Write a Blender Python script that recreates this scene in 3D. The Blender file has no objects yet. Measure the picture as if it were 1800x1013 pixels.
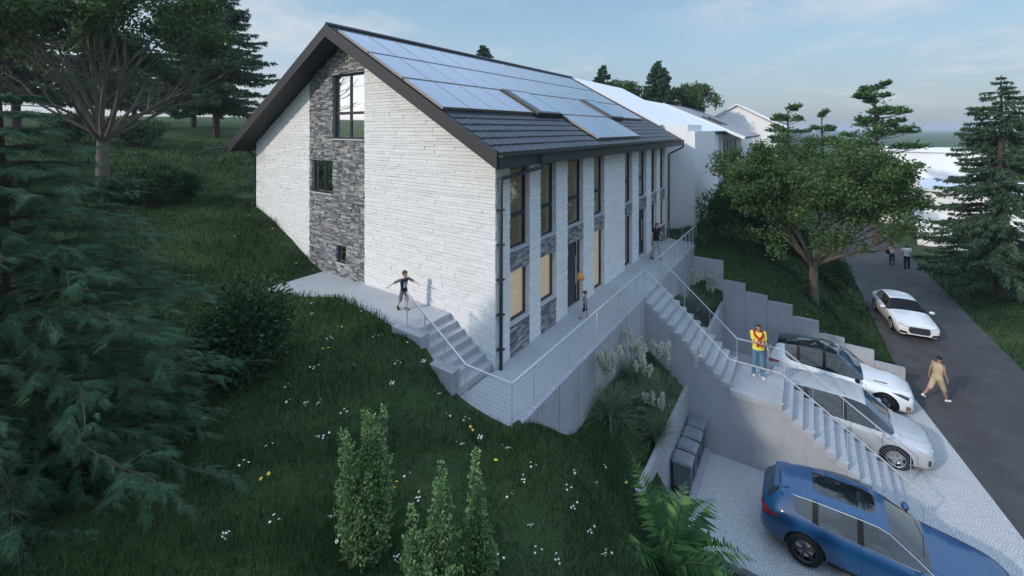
import bpy, bmesh, math, random
import numpy as np
from mathutils import Vector, Matrix, Quaternion
from mathutils.bvhtree import BVHTree
random.seed(7); RNG=np.random.default_rng(11)
SC=bpy.context.scene; COL=SC.collection
R=math.radians
# ------------------------------------------------------------------ objects
def tag(o,label=None,cat=None,group=None,kind=None):
    if label:o['label']=label
    if cat:o['category']=cat
    if group:o['group']=group
    if kind:o['kind']=kind
    return o
def thing(name,label,cat,loc=(0,0,0),rz=0,group=None):
    o=bpy.data.objects.new(name,None); COL.objects.link(o); o.location=loc; o.rotation_euler=(0,0,rz)
    o.empty_display_size=.2
    return tag(o,label,cat,group)
def link(name,me,parent=None,mats=None,smooth=False):
    o=bpy.data.objects.new(name,me); COL.objects.link(o)
    if mats is not None and not me.materials:
        for m in (mats if isinstance(mats,(list,tuple)) else [mats]): me.materials.append(m)
    if parent is not None:o.parent=parent
    if smooth and len(me.polygons): me.polygons.foreach_set('use_smooth',[True]*len(me.polygons))
    return o
def copy_tree(o,parent=None):
    c=o.copy(); COL.objects.link(c); c.parent=parent
    if parent is not None: c.matrix_parent_inverse=o.matrix_parent_inverse.copy()
    for ch in list(o.children): copy_tree(ch,c)
    return c
class MB:
    def __init__(s): s.v=[];s.f=[];s.m=[];s.c=None
    def add(s,vs,fs,m=0):
        n=len(s.v); s.v.extend([tuple(p) for p in vs]); s.f.extend([tuple(i+n for i in f) for f in fs]); s.m.extend([m]*len(fs)); return s
    def box(s,x0,x1,y0,y1,z0,z1,m=0):
        return s.add([(x0,y0,z0),(x1,y0,z0),(x1,y1,z0),(x0,y1,z0),(x0,y0,z1),(x1,y0,z1),(x1,y1,z1),(x0,y1,z1)],
          [(0,3,2,1),(4,5,6,7),(0,1,5,4),(1,2,6,5),(2,3,7,6),(3,0,4,7)],m)
    def bbox(s,x0,x1,y0,y1,z0,z1,b=.015,m=0):
        bm=bmesh.new(); bmesh.ops.create_cube(bm,size=1)
        for v in bm.verts: v.co=Vector(((x0+x1)/2+v.co.x*(x1-x0),(y0+y1)/2+v.co.y*(y1-y0),(z0+z1)/2+v.co.z*(z1-z0)))
        bmesh.ops.bevel(bm,geom=bm.edges[:],offset=b,segments=2,affect='EDGES',profile=.6)
        s.bm(bm,m); return s
    def bm(s,bm,m=0):
        bm.verts.index_update(); s.add([v.co for v in bm.verts],[[v.index for v in f.verts] for f in bm.faces],m); bm.free()
    def prism(s,poly,axis,a,b,m=0):
        n=len(poly)
        def P(p,t): return {'x':(t,p[0],p[1]),'y':(p[0],t,p[1]),'z':(p[0],p[1],t)}[axis]
        vs=[P(p,a) for p in poly]+[P(p,b) for p in poly]
        fs=[tuple(range(n))[::-1],tuple(range(n,2*n))]+[(i,(i+1)%n,n+(i+1)%n,n+i) for i in range(n)]
        return s.add(vs,fs,m)
    def tube(s,pts,rad,n=6,m=0,cap=True):
        pts=[Vector(p) for p in pts]
        if not isinstance(rad,(list,tuple)): rad=[rad]*len(pts)
        vs=[];prev=None
        for i,p in enumerate(pts):
            d=(pts[min(i+1,len(pts)-1)]-pts[max(i-1,0)])
            if d.length<1e-9:d=Vector((0,0,1))
            d.normalize()
            if prev is None:
                a=d.orthogonal().normalized()
            else:
                a=prev-d*prev.dot(d)
                a=a.normalized() if a.length>1e-6 else d.orthogonal().normalized()
            prev=a;b=d.cross(a)
            for k in range(n):
                t=2*math.pi*k/n; vs.append(p+(a*math.cos(t)+b*math.sin(t))*rad[i])
        fs=[]
        for i in range(len(pts)-1):
            for k in range(n):
                fs.append((i*n+k,i*n+(k+1)%n,(i+1)*n+(k+1)%n,(i+1)*n+k))
        if cap: fs.append(tuple(range(n))[::-1]); fs.append(tuple(range((len(pts)-1)*n,len(pts)*n)))
        return s.add(vs,fs,m)
    def ell(s,c,r,m=0,rot=None,sub=2):
        bm=bmesh.new(); bmesh.ops.create_icosphere(bm,subdivisions=sub,radius=1)
        for v in bm.verts:
            p=Vector((v.co.x*r[0],v.co.y*r[1],v.co.z*r[2]))
            if rot is not None:p=rot@p
            v.co=p+Vector(c)
        s.bm(bm,m); return s
    def lathe(s,prof,axis='y',n=24,m=0,c=(0,0,0)):
        vs=[]
        for r,h in prof:
            for k in range(n):
                t=2*math.pi*k/n; a,b=r*math.cos(t),r*math.sin(t)
                p={'y':(a,h,b),'z':(a,b,h),'x':(h,a,b)}[axis]
                vs.append((p[0]+c[0],p[1]+c[1],p[2]+c[2]))
        fs=[(i*n+k,i*n+(k+1)%n,(i+1)*n+(k+1)%n,(i+1)*n+k) for i in range(len(prof)-1) for k in range(n)]
        return s.add(vs,fs,m)
    def mesh(s,name='mesh'):
        me=bpy.data.meshes.new(name); me.from_pydata(s.v,[],s.f)
        if any(s.m): me.polygons.foreach_set('material_index',s.m)
        me.update(); return me
    def build(s,name,mats,parent=None,smooth=False,fix=False):
        me=s.mesh(name)
        if fix:
            bm=bmesh.new();bm.from_mesh(me);bmesh.ops.recalc_face_normals(bm,faces=bm.faces);bm.to_mesh(me);bm.free()
        o=link(name,me,parent,mats)
        if smooth:
            me.polygons.foreach_set('use_smooth',[True]*len(me.polygons))
            try: me.set_sharp_from_angle(angle=R(40))
            except Exception: pass
        return o
def npmesh(name,V,nper=4,mat=None):
    """V: (N,nper,3) array of separate polygons"""
    N=V.shape[0]; me=bpy.data.meshes.new(name)
    me.vertices.add(N*nper); me.vertices.foreach_set('co',np.ascontiguousarray(V,dtype=np.float32).ravel())
    me.loops.add(N*nper); me.loops.foreach_set('vertex_index',np.arange(N*nper,dtype=np.int32))
    me.polygons.add(N); me.polygons.foreach_set('loop_start',np.arange(0,N*nper,nper,dtype=np.int32))
    if mat is not None: me.materials.append(mat)
    me.update(calc_edges=True); return me
def norm(a): return a/np.maximum(np.linalg.norm(a,axis=-1,keepdims=True),1e-9)
def leaves(P,T,L,W,seed=0,mid=.45,side=None):
    """rhombic leaves: base P, axis T, length L, width W -> (N,4,3)"""
    g=np.random.default_rng(seed); n=len(P); T=norm(T)
    if side is None: side=g.normal(size=(n,3))
    S=norm(np.cross(T,side)); L=np.broadcast_to(np.asarray(L,float),(n,))[:,None]; W=np.broadcast_to(np.asarray(W,float),(n,))[:,None]
    return np.stack([P,P+T*L*mid+S*W/2,P+T*L,P+T*L*mid-S*W/2],axis=1)
# ------------------------------------------------------------------ materials
class N:
    def __init__(s,name):
        s.mat=bpy.data.materials.new(name); s.mat.use_nodes=True; s.t=s.mat.node_tree; s.t.nodes.clear()
        s.out=s.n('ShaderNodeOutputMaterial')
    def n(s,typ,**kw):
        x=s.t.nodes.new(typ)
        for k,v in kw.items():
            if k.startswith('i_'):
                key=k[2:].replace('_',' '); s.set(x,key,v)
            else: setattr(x,k,v)
        return x
    def set(s,x,key,v):
        sock=x.inputs[int(key)] if key.isdigit() else x.inputs[key]
        if isinstance(v,bpy.types.NodeSocket): s.t.links.new(v,sock)
        else:
            if sock.type=='RGBA' and len(v)==3: v=(*v,1)
            sock.default_value=v
    def m(s,op,a,b=0.0,c=None):
        x=s.n('ShaderNodeMath',operation=op); s.set(x,'0',a); s.set(x,'1',b)
        if c is not None:s.set(x,'2',c)
        return x.outputs[0]
    def mix(s,f,a,b,typ='RGBA',blend='MIX'):
        x=s.n('ShaderNodeMix',data_type=typ,blend_type=blend)
        s.set(x,'0',f)
        i=[k for k in x.inputs if k.type==('RGBA' if typ=='RGBA' else 'VALUE')]
        ia,ib=(6,7) if typ=='RGBA' else (2,3)
        s.set(x,str(ia),a); s.set(x,str(ib),b)
        return x.outputs[2 if typ=='RGBA' else 0]
    def pos(s): return s.n('ShaderNodeNewGeometry').outputs['Position']
    def obj(s): return s.n('ShaderNodeTexCoord').outputs['Object']
    def isl(s): return s.n('ShaderNodeNewGeometry').outputs['Random Per Island']
    def noise(s,vec,scale,detail=3,rough=.55):
        x=s.n('ShaderNodeTexNoise'); s.set(x,'Vector',vec); s.set(x,'Scale',scale); s.set(x,'Detail',detail); s.set(x,'Roughness',rough); return x.outputs['Fac']
    def ramp(s,f,stops):
        x=s.n('ShaderNodeValToRGB'); s.set(x,'0',f); e=x.color_ramp.elements
        while len(e)<len(stops): e.new(.5)
        for k,(p,c) in zip(e,stops): k.position=p; k.color=(*c,1) if len(c)==3 else c
        return x.outputs[0]
    def sep(s,v): return s.n('ShaderNodeSeparateXYZ',i_0=v).outputs
    def comb(s,x,y,z=0.0): return s.n('ShaderNodeCombineXYZ',i_0=x,i_1=y,i_2=z).outputs[0]
    def bump(s,h,strength=.3,dist=.02):
        x=s.n('ShaderNodeBump'); s.set(x,'Height',h); s.set(x,'Strength',strength); s.set(x,'Distance',dist); return x.outputs[0]
    def bsdf(s,col,rough=.7,metal=0.,spec=.5,normal=None,**kw):
        x=s.n('ShaderNodeBsdfPrincipled'); s.set(x,'Base Color',col); s.set(x,'Roughness',rough); s.set(x,'Metallic',metal)
        s.set(x,'Specular IOR Level',spec)
        if normal is not None:s.set(x,'Normal',normal)
        for k,v in kw.items(): s.set(x,k.replace('_',' '),v)
        return x.outputs[0]
    def done(s,sh): s.t.links.new(sh,s.out.inputs[0]); return s.mat
def plain(name,col,rough=.6,metal=0.,spec=.5,var=.12,scale=6,bump=0.,**kw):
    k=N(name); p=k.pos() ; f=k.noise(p,scale,4)
    c=k.mix(f,tuple(x*(1-var) for x in col),tuple(min(1,x*(1+var)) for x in col))
    nm=k.bump(k.noise(p,scale*9,3),bump,.01) if bump else None
    return k.done(k.bsdf(c,rough,metal,spec,nm,**kw))
def leafmat(name,stops,rough=.55,trans=.25,big=1.2):
    k=N(name); f=k.m('ADD',k.m('MULTIPLY',k.isl(),.55),k.m('MULTIPLY',k.noise(k.pos(),big,2),.45))
    c=k.ramp(f,stops)
    a=k.bsdf(c,rough,0,.12); t=k.n('ShaderNodeBsdfTranslucent',i_0=c).outputs[0]
    mx=k.n('ShaderNodeMixShader',i_0=trans,i_1=a,i_2=t)
    return k.done(mx.outputs[0])
def glassmat(name,tint=(1,1,1),refl=1.0,rough=.02,ior=1.5,op=0.,opc=(.02,.02,.02)):
    """thin glazing: fresnel mix of clear and mirror"""
    k=N(name); fr=k.n('ShaderNodeFresnel',i_0=ior).outputs[0]
    fr=k.m('MULTIPLY',fr,refl); fr=k.m('MINIMUM',fr,1.0)
    tr=k.n('ShaderNodeBsdfTransparent',i_0=tint).outputs[0]
    if op>0:
        d=k.bsdf(opc,.4,0,.2); tr=k.n('ShaderNodeMixShader',i_0=op,i_1=tr,i_2=d).outputs[0]
    gl=k.n('ShaderNodeBsdfGlossy',i_0=(1,1,1),i_1=rough).outputs[0]
    return k.done(k.n('ShaderNodeMixShader',i_0=fr,i_1=tr,i_2=gl).outputs[0])
def stone_mat(name,stops,var=.1,rough=.85,edge=.5):
    k=N(name); p=k.pos(); isl=k.isl()
    c=k.ramp(isl,stops)
    n1=k.noise(p,7,4,.65); n2=k.noise(p,45,4,.6)
    c=k.mix(k.m('MULTIPLY',n1,.55),c,k.mix(1.0,c,(.55,.55,.56),blend='MULTIPLY'))
    h=k.m('ADD',k.m('MULTIPLY',n1,.6),k.m('MULTIPLY',n2,.5))
    return k.done(k.bsdf(c,rough,0,.3,k.bump(h,edge,.02)))
def concrete(name,col,joint=None,scale=1.0):
    k=N(name); p=k.pos()
    a=k.noise(p,.7*scale,5,.6); b=k.noise(p,18*scale,3); d=k.noise(p,4*scale,4)
    # soft vertical streaks from rain
    s=k.sep(p); st=k.noise(k.comb(k.m('MULTIPLY',s[0],5.),k.m('MULTIPLY',s[1],5.),k.m('MULTIPLY',s[2],.35)),1.,3)
    f=k.m('ADD',k.m('ADD',k.m('MULTIPLY',a,.5),k.m('MULTIPLY',d,.25)),k.m('MULTIPLY',st,.35))
    c=k.ramp(f,[(.3,tuple(x*.74 for x in col)),(.55,col),(.8,tuple(min(1,x*1.1) for x in col))])
    return k.done(k.bsdf(c,.8,0,.3,k.bump(k.m('ADD',b,d),.18,.01)))
M={}
M['white_stone']=stone_mat('white_ledge_stone',[(0,(.8,.803,.808)),(.5,(.835,.838,.842)),(1,(.87,.87,.87))])
M['grey_stone']=stone_mat('grey_ledge_stone',[(0,(.11,.115,.125)),(.3,(.19,.195,.21)),(.6,(.28,.285,.29)),(.85,(.38,.38,.375)),(1,(.5,.49,.47))],edge=.8)
M['backing_white']=plain('white_mortar',(.36,.365,.375),.9)
M['backing_grey']=plain('grey_mortar',(.05,.052,.058),.9)
M['anthracite']=plain('anthracite_metal',(.028,.031,.038),.42,.0,.5,.1)
M['barge']=plain('barge_coating',(.035,.035,.039),.55,0,.4,.08)
M['soffit']=plain('shaded_barge_coating',(.03,.03,.034),.6)  # same coating as the barge boards, underside shade put into the colour
M['tile']=plain('roof_tile_glaze',(.018,.022,.032),.42,0,.5,.25,3)
M['sill']=plain('sill_coating',(.45,.47,.5),.6)
M['concrete']=concrete('fair_faced_concrete',(.36,.37,.395))
M['slab']=concrete('terrace_concrete',(.40,.41,.435))
M['rail']=plain('galvanised_rail',(.62,.64,.67),.4,.3,.5,.06)
M['cable']=plain('steel_cable',(.5,.52,.56),.35,.6)
M['blind_tan']=plain('glowing_tan_blind',(.95,.80,.57),.8,0,.2,.08,2,Emission_Color=(1,.76,.48,1),Emission_Strength=.16)  # warm emission in the blind stands in for room light behind it
M['blind_dark']=plain('glowing_brown_curtain',(.3,.26,.2),.85,0,.2,.4,1.3,Emission_Color=(1,.78,.5,1),Emission_Strength=.012)  # very faint glow added to the cloth in place of room light
M['blind_pale']=plain('pale_curtain',(.8,.77,.7),.85,0,.2,.2,1)
M['glass']=glassmat('window_glass',(.98,.98,.98),1.7)
M['glass_strong']=glassmat('gable_window_glass',(.9,.92,.93),2.6)
M['render_white']=plain('white_render',(.78,.78,.785),.85,0,.3,.03,.6)
M['grey_roof']=plain('grey_standing_roof',(.3,.29,.31),.6,0,.3,.08,.7)
M['bark']=plain('grey_bark',(.13,.115,.09),.9,0,.2,.45,5,.8)
M['bark_dark']=plain('dark_bark',(.075,.062,.052),.9,0,.2,.4,7,.8)
M['rubber']=plain('tyre_rubber',(.012,.012,.013),.8,0,.2)
M['black']=plain('black_plastic',(.010,.010,.012),.4,0,.15)
# ------------------------------------------------------------------ camera, light, sky
CAM=Vector((-8.83,-6.62,6.2)); YAW=math.atan2(520,752)
FW=np.array([math.cos(YAW),math.sin(YAW)]); RT=np.array([math.sin(YAW),-math.cos(YAW)])
cd=bpy.data.cameras.new('camera'); cam=bpy.data.objects.new('camera',cd); COL.objects.link(cam); SC.camera=cam
cam.location=CAM; cam.rotation_euler=(R(90),0,YAW-R(90))
cd.sensor_width=36; cd.lens=36*752/1800; cd.shift_y=-(506.5-227)/1800; cd.clip_start=.05; cd.clip_end=9000
SUN_DIR=Vector((-.908*math.cos(R(27)),.419*math.cos(R(27)),math.sin(R(27)))).normalized()
sd=bpy.data.lights.new('sun','SUN'); sun=bpy.data.objects.new('sun',sd); COL.objects.link(sun)
sd.energy=1.65; sd.angle=R(2.0); sd.color=(1,.9,.78); sun.rotation_euler=SUN_DIR.to_track_quat('Z','Y').to_euler(); sun.location=(-20,10,20)
w=bpy.data.worlds.new('World'); SC.world=w; w.use_nodes=True
nt=w.node_tree; nt.nodes.clear()
K=N.__new__(N); K.t=nt; K.mat=w
wout=nt.nodes.new('ShaderNodeOutputWorld'); bg=nt.nodes.new('ShaderNodeBackground')
sky=K.n('ShaderNodeTexSky',sky_type='NISHITA'); sky.sun_disc=False; sky.sun_elevation=R(27); sky.sun_rotation=math.atan2(SUN_DIR.x,SUN_DIR.y)
sky.altitude=300; sky.air_density=1.0; sky.dust_density=1.6; sky.ozone_density=1.4
tc=K.n('ShaderNodeTexCoord').outputs['Generated']; sx=K.sep(tc)
zz=K.m('MAXIMUM',sx[2],0.02)
# real clouds live on a plane overhead: project the direction on it
cv=K.comb(K.m('DIVIDE',sx[0],K.m('ADD',zz,.12)),K.m('DIVIDE',sx[1],K.m('ADD',zz,.12)),0.3)
cn=K.noise(cv,1.15,7,.6); big=K.noise(cv,.33,2)
cl=K.m('MULTIPLY',K.ramp(cn,[(.47,(0,0,0)),(.72,(1,1,1))]),K.ramp(big,[(.4,(0,0,0)),(.56,(1,1,1))]))
cl=K.m('MULTIPLY',cl,.6)
skyc=K.n('ShaderNodeHueSaturation',i_1=.78,i_4=sky.outputs[0]).outputs[0]
side=K.m('MULTIPLY',K.m('ADD',K.m('ADD',K.m('MULTIPLY',sx[0],-.85),K.m('MULTIPLY',sx[1],.5)),.6),.75)
gr=K.mix(K.n('ShaderNodeClamp',i_0=side).outputs[0],K.ramp(sx[2],[(0.,(.2,.25,.31)),(.05,(.24,.31,.37)),(.17,(.265,.41,.525)),(.33,(.2,.385,.56)),(.5,(.62,.88,1.24)),(1,(.86,1.22,1.72))]),K.ramp(sx[2],[(0.,(.68,.68,.74)),(.06,(.6,.66,.72)),(.17,(.46,.60,.68)),(.33,(.27,.44,.58)),(.5,(.62,.88,1.24)),(1,(.86,1.22,1.72))]))
gs=K.n('ShaderNodeVectorMath',operation='SCALE',i_0=gr,i_3=5.2).outputs[0]
skyc=K.mix(.8,skyc,gs)
skyc=K.mix(cl,skyc,(3.9,3.75,3.8))
nt.links.new(skyc,bg.inputs[0]); bg.inputs[1].default_value=.15; nt.links.new(bg.outputs[0],wout.inputs[0])
SC.view_settings.view_transform='Standard'; SC.view_settings.look='None'; SC.view_settings.gamma=1; SC.view_settings.exposure=0.55
SC.render.engine='CYCLES'
try:
    SC.cycles.use_denoising=True; SC.cycles.max_bounces=6; SC.cycles.transparent_max_bounces=8
    SC.cycles.caustics_reflective=False; SC.cycles.caustics_refractive=False
except Exception: pass
# ------------------------------------------------------------------ terrain
CP=[(0,12.76,2.9),(0,10,1.95),(0,7.9,1.12),(-2.3,7.7,1.12),(-2.2,9,1.45),(-1.95,6,1.14),(-1.45,5.0,1.18),(-1.5,3.3,1.18),(-1.75,1.8,1.14),(-1.85,.9,1.08),(-1.85,.5,.7),(-1.85,-.1,.25),
 (-1.9,-1.1,.12),(-1.45,-1.78,.02),(-.3,-1.75,-.68),(1.15,-1.75,-1.68),(3,-1.75,-1.55),(5.5,-1.75,-1.8),(7,-1.75,-1.9),(6.9,-3.0,-2.88),(4.5,-3,-2.88),(2.2,-3.0,-2.85),(3.1,-4.4,-4.72),(3.0,-6,-4.68),(3,-9,-4.6),(2,-12,-4.6),
 (1.8,-4.3,-4.2),(-2.6,-3.4,-.95),(-4.2,-1.5,.3),(-5,-4,.15),(-6,0,.95),(-5,4,1.2),(0,-4.5,-2.9),(1.2,-6.5,-4.1),(-1,-7,-3.0),(-4,-7,-1.0),(-8.8,-6.6,.5),(-4,1.5,.95),(-8,3,1.2),
 (-9,9,2.0),(-5,9,1.7),(-3,14,2.95),(-3.5,19,3.6),(0,16,3.1),(4,16,3.1),(8,16,3.1),(16,14,3.0),(0.2,29.5,4.9),(7.5,36.6,5.44),(9.8,47,6.3),(8.8,64,7.1),(13,120,8.9),(31,94,8.5),(60,100,8.5),(-40,60,6.5),(-40,100,8.5),(-30,20,3.4),(-30,-10,-1),(-20,-30,-4),
 (9.5,-1.75,-1.5),(12,-1.75,-1.6),(14.6,-1.75,-1.6),(9.2,-3,-2.6),(14.6,-3.0,-2.6),
 (15.1,-1.7,-.62),(15.1,-3.1,-.9),(15.1,-3.7,-1.5),(15.1,-4.6,-1.9),(15.1,-5.6,-2.12),(15.1,-6.6,-2.6),(15.1,-7.5,-3.1),(15.1,-8.5,-3.4),(15.1,-9.4,-3.95),(15.3,-9.9,-4.45),
 (17,0,.0),(24,-2.8,-.5),(26,-6,-2.1),(18.3,-6.86,-2.75),(24.7,-8.1,-3.6),(30,-8.5,-4.2),(35,-4,-1.5),(50,-3,-1.5),(17,8,1.5),(30,8,1.5),(45,8,1.5),(60,10,2),(60,40,5),(110,60,7),(110,10,0),(110,-10,-5),
 (40,-8,-4.4),(60,-8.,-4.6),(30.5,-16.5,-4.4),(25,-15,-4.45),(40,-17,-4.5),(60,-20,-5.2),(90,-40,-6),(110,-60,-6),(40,-40,-5.5),(10,-20,-4.6),(10,-40,-5.5),(60,-60,-6)]
cp=np.array(CP,float)
def _k(d2): return np.where(d2>1e-12,.5*d2*np.log(np.maximum(d2,1e-12)),0.)
_n=len(cp); _A=np.zeros((_n+3,_n+3)); _d=((cp[:,None,:2]-cp[None,:,:2])**2).sum(-1)
_A[:_n,:_n]=_k(_d)+np.eye(_n)*.02; _A[:_n,_n]=1; _A[:_n,_n+1:]=cp[:,:2]; _A[_n,:_n]=1; _A[_n+1:,:_n]=cp[:,:2].T
_W=np.linalg.solve(_A,np.concatenate([cp[:,2],[0,0,0]]))
RC=np.array([(-60,-29,0),(-30,-22,0),(-10,-17.6,0),(0,-15.2,0),(7.9,-13.6,0),(15.1,-12.3,0),(20,-12.1,0),(29,-11.75,0),(43,-11.2,0),(52,-10.6,0),(70,-9.2,0),(100,-6.2,0),(160,0,0)])[:,:2]
RW=2.35; ROADZ=-4.5
def road_c(x): return np.interp(x,RC[:,0],RC[:,1])
def hz_raw(x,y):
    x=np.clip(np.asarray(x,float),-60,110); y=np.clip(np.asarray(y,float),-60,130)
    sh=x.shape; P=np.stack([x.ravel(),y.ravel()],1); out=np.zeros(len(P))
    for i in range(0,len(P),40000):
        q=P[i:i+40000]; d2=((q[:,None,:]-cp[None,:,:2])**2).sum(-1)
        out[i:i+40000]=_k(d2)@_W[:_n]+_W[_n]+q@_W[_n+1:]
    return out.reshape(sh)
def in_park(x,y): return (x>3.15)&(x<14.9)&(y<-3.12)&(y>road_c(x)-1)
def ground_z(x,y):
    x=np.asarray(x,float); y=np.asarray(y,float); z=hz_raw(x,y)
    dr=np.abs(y-road_c(x)); rz=ROADZ-.08+np.clip((x-60)*-.02,-2,0)
    t=np.clip((dr-RW)/2.2,0,1); t=t*t*(3-2*t)
    z=np.where(x>-5,rz*(1-t)+z*t,z)
    z=np.where(in_park(x,y),-5.2,z)
    z=np.where((x>.15)&(x<16.1)&(y>-1.55)&(y<12.6),np.minimum(z,-.6),z)      # under the house and terrace
    z=np.where((x>-1.6)&(x<=.15)&(y>-1.55)&(y<1.9),np.minimum(z,-.5),z)
    pxx=np.interp(y,[1.78,3.34,5.03,6,7.64],[-1.62,-1.36,-1.3,-1.8,-2.2])
    z=np.where((y>1.9)&(y<7.8)&(x<=pxx+.02)&(x>pxx-.4),np.maximum(z,1.135),z)
    z=np.where((y>1.68)&(y<7.68)&(x<=.15)&(x>np.interp(y,[1.78,3.34,5.03,6,7.64],[-1.62,-1.36,-1.3,-1.8,-2.2])+.02),np.minimum(z,.7),z)
    z=np.where((x>6.98)&(x<8.88)&(y<-1.6)&(y>-9.3),-5.2,z)
    return z
def gz(x,y): return float(ground_z(np.array([x]),np.array([y]))[0])
def lines(segs,extra):
    L=[]
    for a,b,s in segs: L+=list(np.arange(a,b,s))
    return np.array(sorted(set(np.round(L+extra,3))))
gx=lines([(-3000,-300,300),(-300,-60,30),(-60,-14,2),(-14,22,.22),(-2.7,-1.0,.07),(22,60,.7),(60,120,4),(120,400,25),(400,6001,400)],[3.149,3.151,14.88,14.92,.149,.151,-1.56,-1.54,6.97,6.99,8.87,8.89,-1.62,-1.58])
gy=lines([(-3000,-300,300),(-300,-60,30),(-60,-20,2),(-20,22,.22),(1.6,8.2,.09),(22,60,.8),(60,140,4),(140,400,25),(400,3001,400)],[-3.121,-3.119,-1.56,-1.54,12.59,12.61,-1.61,-1.59,1.69,1.71])
X,Y=np.meshgrid(gx,gy,indexing='ij'); Z=ground_z(X,Y)
near=(np.abs(X)<40)&(np.abs(Y)<40)&~((X>-3)&(X<.5)&(Y>1)&(Y<8.5))
Z=Z+np.where(near&~in_park(X,Y),.025*np.sin(X*2.1+1.3*np.sin(Y*1.7))*np.cos(Y*2.3),0)
nx,ny=X.shape; V=np.stack([X,Y,Z],-1).reshape(-1,3)
idx=np.arange(nx*ny).reshape(nx,ny)
F=np.stack([idx[:-1,:-1],idx[1:,:-1],idx[1:,1:],idx[:-1,1:]],-1).reshape(-1,4)
me=bpy.data.meshes.new('ground'); me.vertices.add(len(V)); me.vertices.foreach_set('co',V.astype(np.float32).ravel())
me.loops.add(F.size); me.loops.foreach_set('vertex_index',F.astype(np.int32).ravel()); me.polygons.add(len(F)); me.polygons.foreach_set('loop_start',np.arange(0,F.size,4,dtype=np.int32)); me.update(calc_edges=True)
me.polygons.foreach_set('use_smooth',[True]*len(F))
k=N('lawn_turf'); p=k.pos(); a=k.noise(p,.25,4); b=k.noise(p,3.,4,.7); c2=k.noise(p,30,3,.7)
f=k.m('ADD',k.m('ADD',k.m('MULTIPLY',a,.4),k.m('MULTIPLY',b,.3)),k.m('MULTIPLY',c2,.3))
c=k.ramp(f,[(.3,(.026,.05,.022)),(.5,(.05,.085,.034)),(.7,(.08,.115,.046))])
M['turf']=k.done(k.bsdf(c,.95,0,.1,k.bump(k.m('ADD',b,c2),.9,.06)))
tag(link('ground',me,None,M['turf']),kind='structure')
# road
k=N('asphalt'); p=k.pos(); a=k.noise(p,48,4,.8); b=k.noise(p,1.1,4); d=k.noise(p,.25,2)
c=k.ramp(k.m('ADD',k.m('MULTIPLY',a,.75),k.m('MULTIPLY',b,.25)),[(.36,(.03,.03,.033)),(.5,(.058,.058,.062)),(.62,(.12,.12,.118)),(.72,(.24,.235,.23))])
c=k.mix(k.m('MULTIPLY',d,.5),c,(.075,.066,.066))
M['asphalt']=k.done(k.bsdf(c,.88,0,.25,k.bump(a,.6,.006)))
xs=np.concatenate([np.arange(-60,70,.8),np.arange(70,161,3)]); yc=road_c(xs)
ks=np.ones(7)/7; yc=np.convolve(np.pad(yc,3,'edge'),ks,'valid')
mb=MB(); rz=ROADZ+np.clip((xs-60)*-.02,-2,0)
rng2=np.random.default_rng(3)
for i in range(len(xs)-1):
    for (u0,u1) in ((-1,-.5),(-.5,0),(0,.5),(.5,1)):
        mb.add([(xs[i],yc[i]+u0*RW,rz[i]),(xs[i+1],yc[i+1]+u0*RW,rz[i+1]),(xs[i+1],yc[i+1]+u1*RW,rz[i+1]),(xs[i],yc[i]+u1*RW,rz[i])],[(0,1,2,3)])
tag(mb.build('road',M['asphalt']),kind='structure')
# cobbled forecourt: segmental arc setts
k=N('arc_setts'); p=k.pos(); s=k.sep(p)
u=k.m('SUBTRACT',k.m('MODULO',k.m('ADD',s[0],100.),.64),.32)
h=k.m('SQRT',k.m('SUBTRACT',.23,k.m('MULTIPLY',u,u)))
v=k.m('DIVIDE',k.m('SUBTRACT',k.m('ADD',s[1],100.),k.m('MULTIPLY',h,1.)),.07); cr=k.m('FLOOR',v); fv=k.m('FRACT',v)
sa=k.m('ADD',k.m('DIVIDE',k.m('ARCSINE',k.m('DIVIDE',u,.48)),.16),k.m('MULTIPLY',cr,.37)); fs=k.m('FRACT',sa)
e=k.m('MINIMUM',k.m('MINIMUM',fv,k.m('SUBTRACT',1.,fv)),k.m('MINIMUM',fs,k.m('SUBTRACT',1.,fs)))
wn=k.n('ShaderNodeTexWhiteNoise',noise_dimensions='3D'); k.set(wn,'Vector',k.comb(cr,k.m('FLOOR',sa),k.m('FLOOR',k.m('DIVIDE',k.m('ADD',s[0],100.),.64))))
st=k.ramp(wn.outputs[0],[(0,(.44,.44,.45)),(.5,(.52,.52,.52)),(1,(.6,.595,.585))])
jm=k.ramp(e,[(.06,(0,0,0)),(.2,(1,1,1))]); big=k.noise(p,.5,3)
c=k.mix(jm,(.33,.33,.335),st); c=k.mix(k.m('MULTIPLY',big,.3),c,(.42,.42,.42))
M['setts']=k.done(k.bsdf(c,.75,0,.3,k.bump(k.m('ADD',jm,k.m('MULTIPLY',k.noise(p,60,2),.4)),.5,.012)))
def pz(y): return -4.8+.04*max(0,(-3.2-y))
mb=MB(); px=np.append(np.arange(3.2,14.8,.35),14.86)
for i in range(len(px)-1):
    a,b=px[i],px[i+1]; ya=road_c(a)+RW; yb=road_c(b)+RW
    if b>14.85: ya0=yb0=-9.93
    else: ya0=yb0=-3.1
    for j in range(8):
        def P(xx,y0,y1,t): y=y0+(y1-y0)*t; return (xx,y,max(pz(y),-4.8) if y>-9.5 else pz(-9.5)+(ROADZ+.006-pz(-9.5))*min(1,(-9.5-y)/max(.3,(-9.5-y1))))
        mb.add([P(a,ya0,ya,j/8),P(a,ya0,ya,(j+1)/8),P(b,yb0,yb,(j+1)/8),P(b,yb0,yb,j/8)],[(0,1,2,3)])
tag(mb.build('forecourt_paving',M['setts']),kind='structure')
def park_z(y): return pz(y)
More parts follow.
